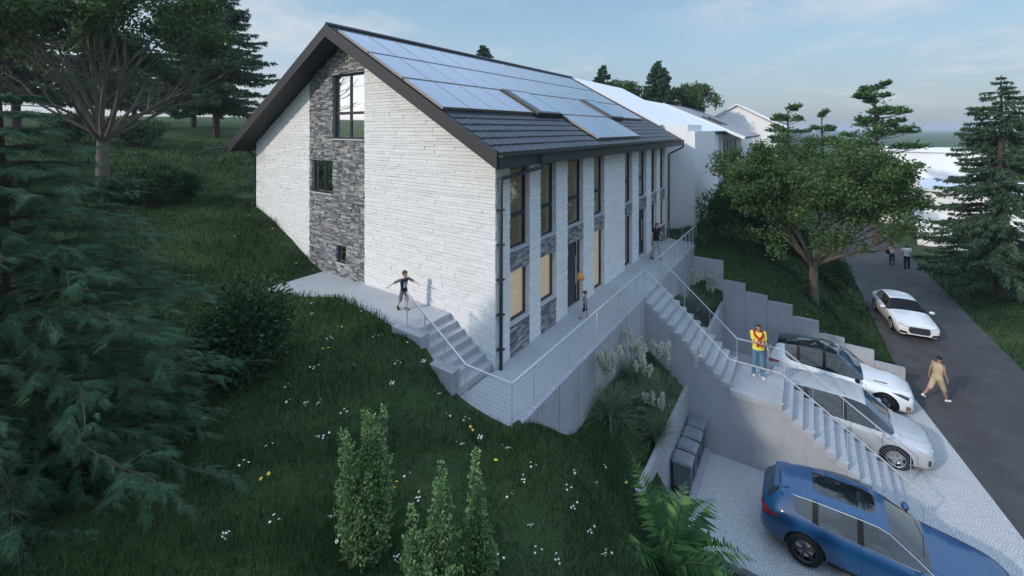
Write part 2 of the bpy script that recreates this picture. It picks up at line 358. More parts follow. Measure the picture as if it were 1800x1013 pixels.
# ------------------------------------------------------------------ the gabled house
HL=16.15; HW=12.76; RY=6.38; SL=.569; RZT=9.6; OV=.8; TH=.36
def roof_z(y): return RZT-SL*abs(y-RY)
house=thing('house','white stone-clad gable house with dark tiled roof covered in blue solar panels','house',(0,0,0))
def rect_minus(u0,u1,z0,z1,holes):
    """split a rectangle around holes (u0,u1,z0,z1)"""
    zs=sorted({z0,z1}|{h[i] for h in holes for i in (2,3) if z0<h[i]<z1}); out=[]
    for a,b in zip(zs,zs[1:]):
        iv=[(u0,u1)]
        for h in holes:
            if h[2]<=a+1e-6 and h[3]>=b-1e-6:
                iv=[q for (s,e) in iv for q in ((s,min(e,h[0])),(max(s,h[1]),e)) if q[1]-q[0]>1e-4]
        out+=[(s,e,a,b) for s,e in iv]
    return out
def ledge(mb,u0,u1,z0,z1,holes,put,top=None,hh=(.065,.12),ll=(.22,.8),dep=(.004,.02),gap=.008,seed=1,m=0):
    """ledge-stone cladding: courses of separate blocks with random length and projection"""
    g=random.Random(seed); brk=sorted({z0,z1}|{h[i] for h in holes for i in (2,3) if z0<h[i]<z1})
    for a,b in zip(brk,brk[1:]):
        z=a
        while z<b-1e-4:
            h=g.uniform(*hh); 
            if b-z-h<hh[0]*.7:h=b-z
            for (s,e,_,_) in rect_minus(u0,u1,z,z+h,[q for q in holes if q[2]<=z+1e-4 and q[3]>=z+h-1e-4]):
                u=s
                while u<e-1e-4:
                    l=g.uniform(*ll)
                    if e-u-l<ll[0]*.8:l=e-u
                    if top is not None:
                        while l>.1 and z+h>min(top(u,u),top(u+l,u+l))+.27: l*=.5
                    if top is None or z+.03<top(u,u+l):
                        zz0,zz1=z+gap*g.random(),z+h-gap*g.random()
                        d=g.uniform(*dep); d2=max(.002,d+g.uniform(-.006,.006)); uu0,uu1=u+gap*.5*g.random(),u+l-gap*.5*g.random()
                        b0=.0
                        P=[put(uu0,b0,zz0),put(uu1,b0,zz0),put(uu1,b0,zz1),put(uu0,b0,zz1),put(uu0,d,zz0+.002),put(uu1,d2,zz0+.002),put(uu1,d2+.003,zz1-.002),put(uu0,d+.003,zz1-.002)]
                        mb.add(P,[(4,5,6,7),(0,1,5,4),(1,2,6,5),(2,3,7,6),(3,0,4,7)],m)
                    u+=l
            z+=h
GX=lambda u,d,z:(-d,u,z)      # gable plane x=0, outward -x
FY=lambda u,d,z:(u,-d,z)      # facade plane y=0, outward -y
gtop=lambda a,b: max(roof_z(a),roof_z(b))-TH+.02
WA=(5.39,7.15,5.86,8.09); WB=(7.15,8.44,3.9,5.06); WC=(6.38,6.94,1.56,2.16)
GH=[WA,WB,WC]
def fixn(o):
    bm=bmesh.new();bm.from_mesh(o.data);bmesh.ops.recalc_face_normals(bm,faces=bm.faces);bm.to_mesh(o.data);bm.free(); return o
mb=MB()
# backing wall of the gable (stepped under the rafters)
for (a,b,z0,z1) in rect_minus(0,HW,-.3,5.3,GH): mb.box(.001,.3,a,b,z0,z1)
y=0
while y<HW-1e-3:
    y1=min(HW,y+.25); t=min(roof_z(y),roof_z(y1))-TH*.5
    for (a,b,z0,z1) in rect_minus(y,y1,5.3,t,GH): mb.box(.001,.3,a,b,z0,z1)
    y=y1
fixn(mb.build('gable_backing',M['backing_white'],house))
mb=MB()
ledge(mb,0.0,5.39,-.25,9.6,[],GX,gtop,seed=3)
ledge(mb,8.63,HW,-.25,9.6,[],GX,gtop,seed=4)
g1=fixn(mb.build('white_stone_cladding',M['white_stone'],house)); tag(g1,'white split-face stone cladding of the gable')
mb=MB(); ledge(mb,5.39,8.63,-.25,9.7,GH,GX,gtop,hh=(.035,.095),ll=(.1,.36),dep=(.005,.05),seed=5)
# reveals
tag(fixn(mb.build('grey_stone_cladding',M['grey_stone'],house)),'grey split-face stone strip running up the gable')
# facade
ST=[(.63,1.62,'w'),(2.24,3.21,'w'),(4.0,5.21,'d'),(6.15,7.15,'f'),(9.44,10.42,'f'),(11.31,12.51,'d'),(13.28,14.23,'f'),(14.86,15.82,'w')]
mb=MB(); mg=MB(); bk=MB(); sl=MB(); lo=0
ZT=5.32
prev=0.0
for i,(a,b,t) in enumerate(ST+[(HL,HL,'')]):
    bk.box(prev+.0,a,.002,.3,-.3,ZT)
    if i==4:
        ledge(mb,prev,8.27,0,ZT,[],FY,seed=20+i); ledge(mb,8.285,a,0,ZT,[],FY,seed=40+i)
    else: ledge(mb,prev,a,0,ZT,[],FY,seed=20+i)
    if a<b:
        # pier flanks, clad too
        ledge(mb,.0,.2,0,ZT,[],lambda u,d,z,a=a:(a+d*.3,u,z),seed=60+i,ll=(.2,.3))
        ledge(mb,.0,.2,0,ZT,[],lambda u,d,z,b=b:(b-d*.3,u,z),seed=70+i,ll=(.2,.3))
        segs=[(2.31,2.86)]+([(0,.85)] if t=='w' else [])
        for (z0,z1) in segs:
            mg=MB(); ledge(mg,a+.004,b-.004,z0,z1,[],FY,hh=(.035,.09),ll=(.1,.34),dep=(.0,.025),seed=80+i); fixn(mg.build('stone_panel',M['grey_stone'],house))
            bk.box(a,b,.002,.26,z0+.001,z1-.001)
            sl=MB(); sl.box(a+.006,b-.006,-.03,.2,z1,z1+.035); sl.build('window_sill',M['sill'],house)
        if t!='w': sl=MB(); sl.box(a+.005,b-.005,-.02,.2,.0,.05); sl.build('threshold',M['sill'],house)
        bk.box(a,b,.2,.3,5.12,ZT)
    prev=b
fixn(bk.build('facade_backing',M['backing_white'],house))
tag(fixn(mb.build('white_stone_cladding',M['white_stone'],house)),'white split-face stone piers of the long facade')
mb=MB(); mb.box(.05,HL,HW-.3,HW,-.5,5.4); mb.box(HL-.3,HL-.001,0.3,HW-.3,-.5,5.3)
mb.prism([(0.3,5.3),(HW-.3,5.3),(RY,9.1)],'x',HL-.3,HL-.001); mb.box(.3,HL-.3,.3,HW-.3,2.5,2.7); mb.box(.3,HL-.3,.3,HW-.3,-.2,-.05)
fixn(mb.build('rear_wall',M['render_white'],house))
def window(name,put,a,b,z0,z1,rec,parts=(),blind='blind_dark',fw=.055,glass='glass',bd=.03):
    """frame with mullions as one mesh, pane and blind as sub-parts; put(u,d,z), d positive outward"""
    f=MB()
    def bar(u0,u1,q0,q1,d0=.0,d1=.06):
        P=[put(u0,-rec-d0,q0),put(u1,-rec-d0,q0),put(u1,-rec-d0,q1),put(u0,-rec-d0,q1),put(u0,-rec+d1,q0),put(u1,-rec+d1,q0),put(u1,-rec+d1,q1),put(u0,-rec+d1,q1)]
        f.add(P,[(0,1,2,3),(4,7,6,5),(0,4,5,1),(1,5,6,2),(2,6,7,3),(3,7,4,0)])
    bar(a,a+fw,z0,z1); bar(b-fw,b,z0,z1); bar(a+fw,b-fw,z0,z0+fw); bar(a+fw,b-fw,z1-fw,z1)
    for kind,p,wd in parts:
        if kind=='h': bar(a+fw,b-fw,p-wd/2,p+wd/2,0,.055)
        else: bar(p-wd/2,p+wd/2,z0+fw,z1-fw,0,.05)
    o=fixn(f.build(name,M['anthracite'],house))
    g=MB(); g.add([put(a+.01,-rec+.02,z0+.01),put(b-.01,-rec+.02,z0+.01),put(b-.01,-rec+.02,z1-.01),put(a+.01,-rec+.02,z1-.01)],[(0,1,2,3)])
    g.build('pane',M[glass],o)
    c=MB(); n=max(8,int((b-a)/.05))
    vs=[];fs=[]
    for i in range(n+1):
        u=a+(b-a)*i/n; d=-rec-bd-.018*math.sin(i*1.9)-.01*math.sin(i*.7)
        vs+=[put(u,d,z0),put(u,d,z1)]
    for i in range(n): fs.append((2*i,2*i+2,2*i+3,2*i+1))
    c.add(vs,fs); c.build('curtain',M[blind],o,smooth=True)
    return o
for i,(a,b,t) in enumerate(ST):
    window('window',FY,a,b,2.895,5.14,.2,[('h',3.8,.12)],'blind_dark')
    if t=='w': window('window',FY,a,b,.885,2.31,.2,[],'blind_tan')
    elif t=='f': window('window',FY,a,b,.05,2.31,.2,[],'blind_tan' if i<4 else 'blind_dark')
    else:
        d=MB(); d.box(a,b-.28,.16,.24,.06,2.30)
        for z in (.5,.95,1.4,1.85): d.box(a+.14,b-.5,.155,.16,z,z+.012)
        dr=fixn(d.build('front_door',M['anthracite'],house))
        h=MB(); h.tube([(b-.36,.11,.75),(b-.36,.11,1.75)],.016,8); h.tube([(b-.36,.16,.85),(b-.36,.11,.85)],.011,6); h.tube([(b-.36,.16,1.65),(b-.36,.11,1.65)],.011,6)
        h.build('door_handle',M['rail'],dr)
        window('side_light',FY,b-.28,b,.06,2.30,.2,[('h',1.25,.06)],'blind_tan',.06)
window('window',GX,*WA,.14,[('v',6.27,.09),('h',6.75,.09)],'blind_pale',.06,'glass_strong')
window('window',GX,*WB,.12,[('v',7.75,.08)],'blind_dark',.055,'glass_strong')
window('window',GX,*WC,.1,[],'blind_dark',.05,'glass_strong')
for W_,dd in ((WB,.12),(WC,.1),(WA,.14)): MB().box(-.05,dd,W_[0]+.003,W_[1],W_[2]-.04,W_[2]).build('window_sill',M['sill'],house)
# dark reveals round the gable openings
# roof: slab, barge boards, tiles
X0,X1=-OV,17.0; YE0,YE1=-.63,2*RY+.63
z_e=roof_z(YE0)
mb=MB()
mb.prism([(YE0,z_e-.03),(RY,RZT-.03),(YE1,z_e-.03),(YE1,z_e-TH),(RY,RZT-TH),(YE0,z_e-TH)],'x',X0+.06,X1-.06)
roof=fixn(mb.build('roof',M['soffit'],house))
for nm,xa,xb in (('barge_board',X0,X0+.06),('barge_board',X1-.06,X1)):
    mb=MB(); mb.prism([(YE0,z_e+.03),(RY,RZT+.03),(YE1,z_e+.03),(YE1,z_e-TH-.01),(RY,RZT-TH-.01),(YE0,z_e-TH-.01)],'x',xa,xb); fixn(mb.build('barge_board',M['barge'],house))
mb=MB(); mb.box(X0+.06,X1-.06,YE0-.03,YE0,z_e-TH,z_e-.02); mb.build('eaves_fascia',M['anthracite'],house)
def tiles(sgn):
    nc=23; pitch=(RY-YE0)/nc; du=.055; nu=int((X1-X0-.14)/du); V=[];
    xsv=np.linspace(X0+.07,X1-.07,nu+1); prof=.018*np.abs(np.sin(xsv*math.pi/.3))**1.4+.006*np.sin(xsv*41)
    rows=[]
    for c in range(nc):
        off=(c%2)*.0
        for t,lift in ((0.,.05),(1.0,.012)):
            yy=YE0+.0+(c+t)*pitch; rows.append((yy,lift))
    me_v=[];me_f=[]
    g=np.random.default_rng(4)
    for c in range(nc):
        jit=np.repeat(g.normal(0,.0025,nu//5+2),5)[:nu+1]
        for t,lift in ((-.02,.0),(-.02,.052),(1.0,.014)):
            yy=YE0+(c+t)*pitch; zz=roof_z(yy)-.02+lift+prof*(1 if lift>.001 else .0)+jit
            y2=yy if sgn>0 else 2*RY-yy
            me_v.append(np.stack([xsv,np.full(nu+1,y2),zz],1))
    Vv=np.concatenate(me_v); nn=nu+1; fs=[]
    for c in range(nc):
        for q in (0,1):
            r0=(c*3+q)*nn; r1=r0+nn
            for i in range(nu): fs.append((r0+i,r0+i+1,r1+i+1,r1+i))
    m=bpy.data.meshes.new('tiles'); m.from_pydata(Vv.tolist(),[],fs); m.update()
    return link('roof_tiles',m,roof,M['tile'])
tiles(1); tiles(-1)
mb=MB(); mb.tube([(X0+.05,RY,RZT+.03),(X1-.05,RY,RZT+.03)],.09,10); mb.build('ridge_tiles',M['tile'],roof)
# gutters and downpipes
def gutter(y,sg):
    mb=MB(); n=10; r=.075
    vs=[]
    for x in (X0+.02,X1+.05):
        for k_ in range(n+1):
            t=math.pi+math.pi*k_/n; vs.append((x,y+r*math.cos(t),z_e-.02+r*math.sin(t)))
        for k_ in range(n,-1,-1):
            t=math.pi+math.pi*k_/n; vs.append((x,y+.9*r*math.cos(t),z_e-.02+.9*r*math.sin(t)))
    m_=2*(n+1); fs=[(i,(i+1)%m_,m_+(i+1)%m_,m_+i) for i in range(m_)]+[tuple(range(n+1))]
    mb.add(vs,fs); return fixn(mb.build('gutter',M['anthracite'],house))
gutter(YE0-.11,1); gutter(YE1+.11,-1)
mb=MB(); e=YE0-.11
mb.tube([(1.15,e,z_e-.09),(1.15,e,z_e-.36),(1.1,e+.02,z_e-.44),(.12,-.14,4.92),(.07,-.12,4.84),(.07,-.12,.0)],.05,10)
for z in (.5,1.4,2.3,3.2,4.1): mb.box(-.02,.16,-.19,-.02,z,z+.03)
mb.build('downpipe',M['anthracite'],house,smooth=True)
mb=MB(); mb.tube([(16.9,e,z_e-.09),(16.9,e,z_e-.4),(16.86,e+.02,z_e-.46),(16.3,-.14,4.78),(16.26,-.12,4.7),(16.26,-.12,0)],.05,10); mb.build('downpipe',M['anthracite'],house,smooth=True)
mb=MB(); mb.tube([(-.1,YE1+.11,z_e-.09),(-.1,YE1+.11,z_e-.3),(-.04,HW+.1,z_e-.55),(-.02,HW+.1,2.9)],.05,10); mb.build('downpipe',M['anthracite'],house,smooth=True)
# solar collectors
k=N('collector_glass'); p=k.pos(); f=k.noise(p,.6,3)
c=k.mix(f,(.14,.18,.25),(.18,.23,.31)); M['solar']=k.done(k.bsdf(c,.12,0,.75,Coat_Weight=.6,Coat_Roughness=.05))
M['solar_frame']=plain('collector_frame',(.27,.24,.23),.45,.5)
ang=math.atan(SL); ca,sa=math.cos(ang),math.sin(ang)
def panel_me(w,l,cols=1):
    mb=MB(); fr=.025; t=.075
    mb.box(0,w,0,l,0,t-.012,1); 
    mb.box(0,fr,0,l,t-.012,t,1); mb.box(w-fr,w,0,l,t-.012,t,1); mb.box(fr,w-fr,0,fr,t-.012,t,1); mb.box(fr,w-fr,l-fr,l,t-.012,t,1)
    mb.box(fr,w-fr,fr,l-fr,t-.012,t-.006,0)
    return mb.mesh('panel')
pcache={}
def panel(x,y,w,ly,lift=.06):
    l=ly/ca; key=(round(w,2),round(l,2))
    if key not in pcache: pcache[key]=panel_me(w-.012,l-.02)
    o=link('solar_panel',pcache[key],house,[M['solar'],M['solar_frame']])
    o.location=(x+.006,y-sa*lift*0,roof_z(y)+lift); o.rotation_euler=(ang,0,0)
    return o
def prow(x0,x1,n,y0,y1):
    wd=(x1-x0)/n
    for i in range(n): panel(x0+i*wd,y0,wd,y1-y0)
R1,R2,R3,R4=(4.29,5.8),(2.75,4.26),(1.2,2.72),(-.36,1.17)
for (a,b) in (R1,R2): prow(-.72,8.18,8,a,b); prow(8.24,15.6,7,a,b)
prow(-.72,3.72,4,*R3); prow(5.78,8.16,2,*R3); prow(8.24,10.4,2,*R3); prow(12.3,15.6,3,*R3)
prow(5.72,8.1,2,*R4); prow(8.16,10.36,2,*R4)
def roof_window(x0,x1,y0,y1):
    l=(y1-y0)/ca; w=x1-x0
    o=link('roof_window',MB().box(0,w,0,.12,0,.16).box(0,w,l-.12,l,0,.16).box(0,.42,.12,l-.12,0,.16).box(w-.09,w,.12,l-.12,0,.16).mesh(),house,M['anthracite'])
    o.location=(x0,y0,roof_z(y0)+.04); o.rotation_euler=(ang,0,0)
    mb=MB(); mb.box(.4,w-.09,.12,l-.12,.12,.165); mb.build('pane',M['solar'],o)
roof_window(3.86,5.6,1.1,2.7); roof_window(10.5,12.2,1.1,2.7)
# ------------------------------------------------------------------ neighbours in the row (plain white blocks)
def massing(name,label,parts,mats): ...
A=thing('row_house','blank white row house right behind the solar roof','house',(18,0,0))
def rel(mb,o): 
    l=Vector(o.location); mb.v=[tuple(Vector(p)-l) for p in mb.v]; return mb
mb=MB(); mb.box(18,24.7,.8,12,-1,6.3); mb.box(18,22,-.76,.8,-2,6.45); mb.box(18.02,24.7,-1.15,-.76,-2,6.06); mb.box(22,24.7,-.76,.8,-2,6.06)
mb.prism([(.8,6.3),(12,6.3),(12,6.45),(RY,9.5),(.8,6.35)],'x',18,24.7); fixn(rel(mb,A).build('wall',M['render_white'],A))
mb=MB(); mb.prism([(.75,6.38),(RY,9.52),(RY,9.66),(.7,6.47)],'x',17.6,26.5); mb.prism([(RY,9.52),(12.5,6.05),(12.5,6.2),(RY,9.66)],'x',17.6,26.5); fixn(rel(mb,A).build('roof',M['render_white'],A))
A2=thing('row_house','blank white row house in the middle of the row, roof a little lower','house',(27,0,0))
mb=MB(); mb.box(27,38.6,.8,12,-1.5,5.6); mb.prism([(.8,5.6),(12,5.6),(RY,8.85)],'x',27,38.6); fixn(rel(mb,A2).build('wall',M['render_white'],A2))
mb=MB(); mb.prism([(.2,5.95),(RY,8.88),(RY,9.0),(.15,6.04)],'x',26.6,38.9); mb.prism([(RY,8.88),(12.5,5.9),(12.5,6.0),(RY,9.0)],'x',26.6,38.9); fixn(rel(mb,A2).build('roof',M['render_white'],A2))
B=thing('row_house','white row house with grey pitched roof and two dark roof windows','house',(39.5,0,0))
mb=MB(); mb.box(39.6,55,.6,12,-2,5.6); mb.prism([(.6,5.6),(12,5.6),(RY,8.7)],'x',39.6,55); fixn(rel(mb,B).build('wall',M['render_white'],B))
mb=MB(); mb.prism([(-1.4,5.2),(RY,8.8),(RY,9.0),(-1.5,5.42)],'x',39.1,55.3); mb.prism([(RY,8.8),(13.5,5.4),(13.5,5.6),(RY,9.0)],'x',39.1,55.3); rb=fixn(rel(mb,B).build('roof',M['grey_roof'],B))
mb=MB(); mb.prism([(-1.45,5.16),(RY,8.78),(RY,9.06),(-1.55,5.44)],'x',39.0,39.1); fixn(rel(mb,B).build('barge_board',M['render_white'],B))
for x in (42.6,46.):
    mb=MB(); mb.prism([(1.1,6.58),(3.1,7.53),(3.1,7.7),(1.1,6.76)],'x',x,x+.5); fixn(rel(mb,B).build('roof_window',M['anthracite'],B))
for x in (40.2,42.4,44.6,46.8,49):
    mb=MB(); mb.box(x,x+1.1,.5,.598,-.5,5.0); rel(mb,B).build('window',M['anthracite'],B)
C_=thing('row_house','farthest white row house with steep gable beyond the grey roof','house',(62,0,0))
mb=MB(); mb.prism([(-3.6,-3),(8,-3),(8,6.3),(2.0,9.65),(-3.6,6.4)],'x',62,74); fixn(rel(mb,C_).build('wall',M['render_white'],C_))
mb=MB(); mb.prism([(-4.3,6.15),(2.0,9.7),(2.0,9.9),(-4.4,6.33)],'x',61.6,74.5); mb.prism([(2,9.7),(9,5.7),(9,5.9),(2,9.9)],'x',61.6,74.5); fixn(rel(mb,C_).build('roof',M['render_white'],C_))
# white stepped blocks across the road
def wb(lab,cx,cy,w,d,z0,z1,rz,fl):
    o=thing('white_building',lab,'building',(cx,cy,z0),rz)
    mb=MB(); h=z1-z0; n=fl
    for i in range(n):
        mb.box(-w/2+.9*i,w/2-.9*i*.3,-d/2+.5*i,d/2-.5*i,h*i/n,h*(i+1)/n-.25)
        mb.box(-w/2+.9*i-.25,w/2-.9*i*.3+.25,-d/2+.5*i-.25,d/2-.5*i+.25,h*(i+1)/n-.25+.002,h*(i+1)/n)
    fixn(mb.build('wall',M['render_white'],o)); return o
wb('long white terraced building with stepped flat roofs behind the leafy tree',66,-19.5,14,11,-6.5,3.7,R(-8),3)
wb('low white flat-roofed building behind the spruce across the road',52,-20.5,13,9,-6,.6,R(-8),2)
wb('white flat-roofed building at the right edge beyond the spruce',48,-31,12,10,-6.2,-.3,R(-12),2)
# ------------------------------------------------------------------ terrace, stairs, walls, rails
E0=-1.68
ter=thing('terrace','grey concrete terrace with panelled retaining wall along the long facade','terrace',(0,E0,0))
mb=MB(); mb.box(-1.72,16.3,E0+.02,-.002,-.22,0); fixn(rel(mb,ter).build('slab',M['slab'],ter))
mb=MB(); xs_=list(np.arange(-1.7,16.2,1.02))+[16.28]
for a,b in zip(xs_,xs_[1:]): mb.bbox(a+.012,b-.012,E0,E0+.2,-2.6 if a<15 else -1.2,-.003,.006)
fixn(rel(mb,ter).build('retaining_wall',M['concrete'],ter))
mb=MB(); mb.box(-1.7,-1.5,E0+.2,-.1,-1.2,-.222); mb.box(16.1,16.28,E0+.2,-.01,-1.2,-.222); fixn(rel(mb,ter).build('end_wall',M['concrete'],ter))
# upper path slab beside the gable
mb=MB(); mb.prism([(-1.72,1.78),(-.035,1.78),(-.035,7.66),(-2.3,7.66),(-1.9,6.0),(-1.4,5.03),(-1.46,3.34)],'z',.85,1.1); tag(fixn(mb.build('path',M['slab'])),kind='structure')
mb=MB(); mb.prism([(.0,12.95),(1.2,12.85),(3.2,13.2),(3.2,15.3),(.15,15.4)],'z',2.7,2.97); tag(fixn(mb.build('path',M['slab'])),kind='structure')
sst=thing('side_steps','seven concrete steps beside the gable with two low cheek walls','steps',(0,0,0))
mb=MB(); n=7; run=.243; rise=1.1/n
pts=[(.075,0)]
prof=[(.075,-.3),(.075,0.002)]
for i in range(n): prof+=[(.075+run*i,rise*(i+1)-.001 if i<n-1 else 1.099),(.075+run*(i+1),rise*(i+1)-.001 if i<n-1 else 1.099)]
prof+=[(1.776,-.3)]
mb.prism(prof,'x',-1.5,-.036); fixn(mb.build('treads',M['slab'],sst))
for (y0,y1,z) in ((.86,1.9,1.3),(-.12,.857,.77)):
    mb=MB(); mb.bbox(-1.78,-1.502,y0,y1,-.6,z,.012); mb.build('cheek_wall',M['concrete'],sst)
# main staircase to the forecourt
SX0,SX1=6.95,8.9
mst=thing('garden_staircase','long concrete staircase descending from the terrace to the cobbled forecourt','staircase',(7.9,-5,-2.35))
run,rise=.2545,.2033; run2,rise2=.27,.185
mb=MB(); mb2=MB(); y=E0-.002; z=0.
prof=[(y,-.1845)]
steps=[]
for i in range(11):
    z-=rise; steps.append((y-run*(i+1),y-run*i,z))
yl=y-run*11; z-=rise; LZ=z; steps.append((-5.95,yl,z)); y=-5.95
for i in range(11): z-=rise2; steps.append((y-run2*(i+1),y-run2*i,z))
for (a,b,zz) in steps: mb.bbox(SX0-.02,SX1+.02,a-.012,b,zz-.19,zz,.008)
rel(mb,mst).build('treads',M['slab'],mst)
pf=[]
for (a,b,zz) in steps: pf+=[(b,zz-.185),(a,zz-.185)]
mb=MB()
poly=[(steps[0][1],-5.2)]+[(p[0],p[1]) for p in pf]+[(steps[-1][0],-5.2)]
mb.prism(poly,'x',SX0,SX1); fixn(rel(mb,mst).build('side_wall',M['concrete'],mst))
# planter walls
def wallthing(name,label,boxes,mat='concrete',bev=.008):
    x0=sum((b[0]+b[1])/2 for b in boxes)/len(boxes); y0=sum((b[2]+b[3])/2 for b in boxes)/len(boxes)
    o=thing(name,label,'wall',(x0,y0,min(b[4] for b in boxes)))
    for b in boxes:
        mb=MB(); mb.bbox(*b,bev); rel(mb,o).build('wall_panel',M[mat],o)
    return o
xs_=[1.7,2.7,3.75,4.8,5.85,6.945]
wallthing('planter_wall','straight low concrete planter wall with the grey bins in front',[(a+.003,b-.003,-3.2,-3.06,-5.3,-2.8) for a,b in zip(xs_,xs_[1:])])
xs_=[8.905,10.4,11.9,13.4,14.795]
wallthing('planter_wall','concrete planter wall right of the stairs, behind the white parked car',[(a+.003,b-.003,-3.19,-3.04,-5.3,-2.4) for a,b in zip(xs_,xs_[1:])])
ys_=[E0-.004,-3.13,-4.11,-5.04,-6.04,-7.04,-7.95,-8.94,-9.92]; tz=[-.43,-1.37,-1.76,-1.98,-2.46,-2.98,-3.22,-3.66]
wallthing('stepped_retaining_wall','tall concrete retaining wall stepping down in eight panels toward the road',[(14.8,15.0,b+.003,a-.003,-5.3,t) for a,b,t in zip(ys_,ys_[1:],tz)])
# kerb
kb=MB(); ys_=np.arange(-3.3,-12.2,-1.0)
for a in ys_: kb.bbox(3.08,3.2,a-.995,a,-5.1,park_z(a)+.11,.012)
kb_o=kb.build('kerb',M['concrete']); tag(kb_o,'grey kerb stones edging the cobbled forecourt','kerb'); kb_o['kind']='structure'
# railings
def railing(label,runs,spacing,cat='railing',cables=9,gapz=.1,H=.95):
    """runs: list of polylines of base points (x,y,z); a flat top rail, posts and wires"""
    p0=Vector(runs[0][0]); o=thing('railing',label,cat,p0); hr=MB(); cb=MB(); posts=[]
    for run in runs:
        pts=[Vector(p)-p0 for p in run]
        top=[p+Vector((0,0,H)) for p in pts]
        for a,b in zip(top,top[1:]):
            d=(b-a).normalized(); s=Vector((-d.y,d.x,0)); s=s.normalized() if s.length>1e-3 else Vector((1,0,0)); u=d.cross(s)
            vs=[];a2=a-d*.0;b2=b+d*.0
            for q in (a2,b2):
                for (i,j) in ((-1,-1),(1,-1),(1,1),(-1,1)): vs.append(q+s*.022*i+u*.011*j)
            hr.add(vs,[(0,1,2,3)[::-1],(4,5,6,7),(0,1,5,4),(1,2,6,5),(2,3,7,6),(3,0,4,7)])
            hr.ell(a,(.022,.022,.015),sub=1); hr.ell(b,(.022,.022,.015),sub=1)
        for a,b in zip(pts,pts[1:]):
            n=max(1,round((b-a).length/spacing))
            for i in range(n+1): posts.append((a+(b-a)*i/n, (b-a).normalized()))
            for c in range(cables):
                hgt=gapz+(H-gapz-.06)*c/(cables-1); cb.tube([a+Vector((0,0,hgt)),b+Vector((0,0,hgt))],.0038,4,cap=False)
    hr.build('handrail',M['rail'],o); cb.build('wire_infill',M['cable'],o)
    seen=[]; pm={}
    for p,d in posts:
        if any((p-q).length<.05 for q in seen): continue
        seen.append(p); mb=MB(); s=Vector((-d.y,d.x,0)).normalized(); dd=Vector((d.x,d.y,0)).normalized()
        vs=[]
        for z in (0,H): 
            for (i,j) in ((-1,-1),(1,-1),(1,1),(-1,1)): vs.append(p+dd*.006*i+s*.016*j+Vector((0,0,z)))
        mb.add(vs,[(3,2,1,0),(4,5,6,7),(0,1,5,4),(1,2,6,5),(2,3,7,6),(3,0,4,7)])
        mb.box(p.x-.045,p.x+.045,p.y-.045,p.y+.045,p.z,p.z+.012)
        mb.build('post',M['rail'],o)
    return o
ry=E0+.075
railing('thin white railing climbing the side steps and running along the near terrace edge',[[(-1.58,1.56,1.2),(-1.58,-.36,0),(-1.58,ry,0),(7.05,ry,0)]],.83)
railing('thin white railing round the far end of the terrace',[[(8.8,ry,0),(16.1,ry,0),(16.1,-.15,0)]],.83)
y0=E0-.05; sl_=rise/run
def strun(x): return [(x,y0,-.02),(x,yl,LZ),(x,-5.95,LZ),(x,-9.2,-4.66)]
railing('long thin white stair railing on the near side of the garden staircase',[strun(7.05)],1.1)
railing('long thin white stair railing on the parked-car side of the garden staircase',[strun(8.8)],1.1)
# ------------------------------------------------------------------ vegetation
M['grass_blade']=leafmat('grass_blades',[(.2,(.009,.027,.009)),(.5,(.024,.055,.018)),(.72,(.055,.1,.033)),(.9,(.14,.185,.075))],.6,.2,.5)
M['leaf_tree']=leafmat('broad_leaf',[(.15,(.028,.06,.02)),(.5,(.065,.115,.04)),(.85,(.15,.205,.075))],.5,.3,.7)
M['leaf_dark']=leafmat('shrub_leaf',[(.15,(.016,.04,.018)),(.5,(.036,.075,.032)),(.85,(.09,.15,.065))],.45,.2,.9)
M['leaf_light']=leafmat('column_leaf',[(.15,(.05,.13,.05)),(.5,(.14,.26,.1)),(.85,(.34,.46,.21))],.45,.3,1.5)
M['needle']=leafmat('spruce_needle',[(.15,(.024,.055,.034)),(.5,(.055,.105,.06)),(.85,(.115,.175,.09))],.6,.15,.5)
M['needle_blue']=leafmat('feathery_needle',[(.15,(.022,.06,.036)),(.5,(.048,.12,.066)),(.85,(.13,.23,.105))],.6,.2,1.0)
M['needle_bright']=leafmat('cedar_needle',[(.15,(.02,.055,.016)),(.5,(.045,.11,.028)),(.85,(.09,.18,.045))],.6,.2,.6)
M['fern']=leafmat('fern_leaf',[(.15,(.018,.06,.02)),(.5,(.05,.13,.04)),(.85,(.15,.27,.07))],.45,.3,2.0)
M['pampas']=leafmat('pampas_blade',[(.15,(.06,.09,.05)),(.5,(.15,.2,.115)),(.85,(.28,.33,.2))],.6,.25,1.)
M['plume']=leafmat('pampas_plume',[(.1,(.55,.53,.47)),(.9,(.82,.79,.72))],.9,.4,3.)
M['stem']=plain('green_stem',(.09,.13,.05),.6)
M['petal']=plain('white_petal',(.78,.78,.76),.6,var=.05); M['yellow']=plain('yellow_petal',(.75,.62,.05),.6,var=.1)
def view(x,y):
    dx=np.asarray(x)-CAM.x; dy=np.asarray(y)-CAM.y
    return dx*FW[0]+dy*FW[1], dx*RT[0]+dy*RT[1]
def path_x(y): return np.interp(y,[1.78,3.34,5.03,6,7.64],[-1.62,-1.36,-1.3,-1.8,-2.2])
def grassy(x,y):
    ok=~((x>-.08)&(x<16.4)&(y>E0-.03)&(y<12.8))
    ok&=~((x>-1.75)&(x<.1)&(y>E0-.03)&(y<1.8))
    ok&=~((y>=1.75)&(y<7.7)&(x>path_x(y))&(x<.2))
    ok&=~((x>3.06)&(x<15.02)&(y<-3.02)&~((x>8.95)&(x<14.75)&(y>-4.1)))
    ok&=~((x>6.92)&(x<8.93)&(y<E0))
    ok&=~(np.abs(y-road_c(x))<RW-.05)
    ok&=~((x>0)&(x<3.3)&(y>12.8)&(y<15.4))
    return ok
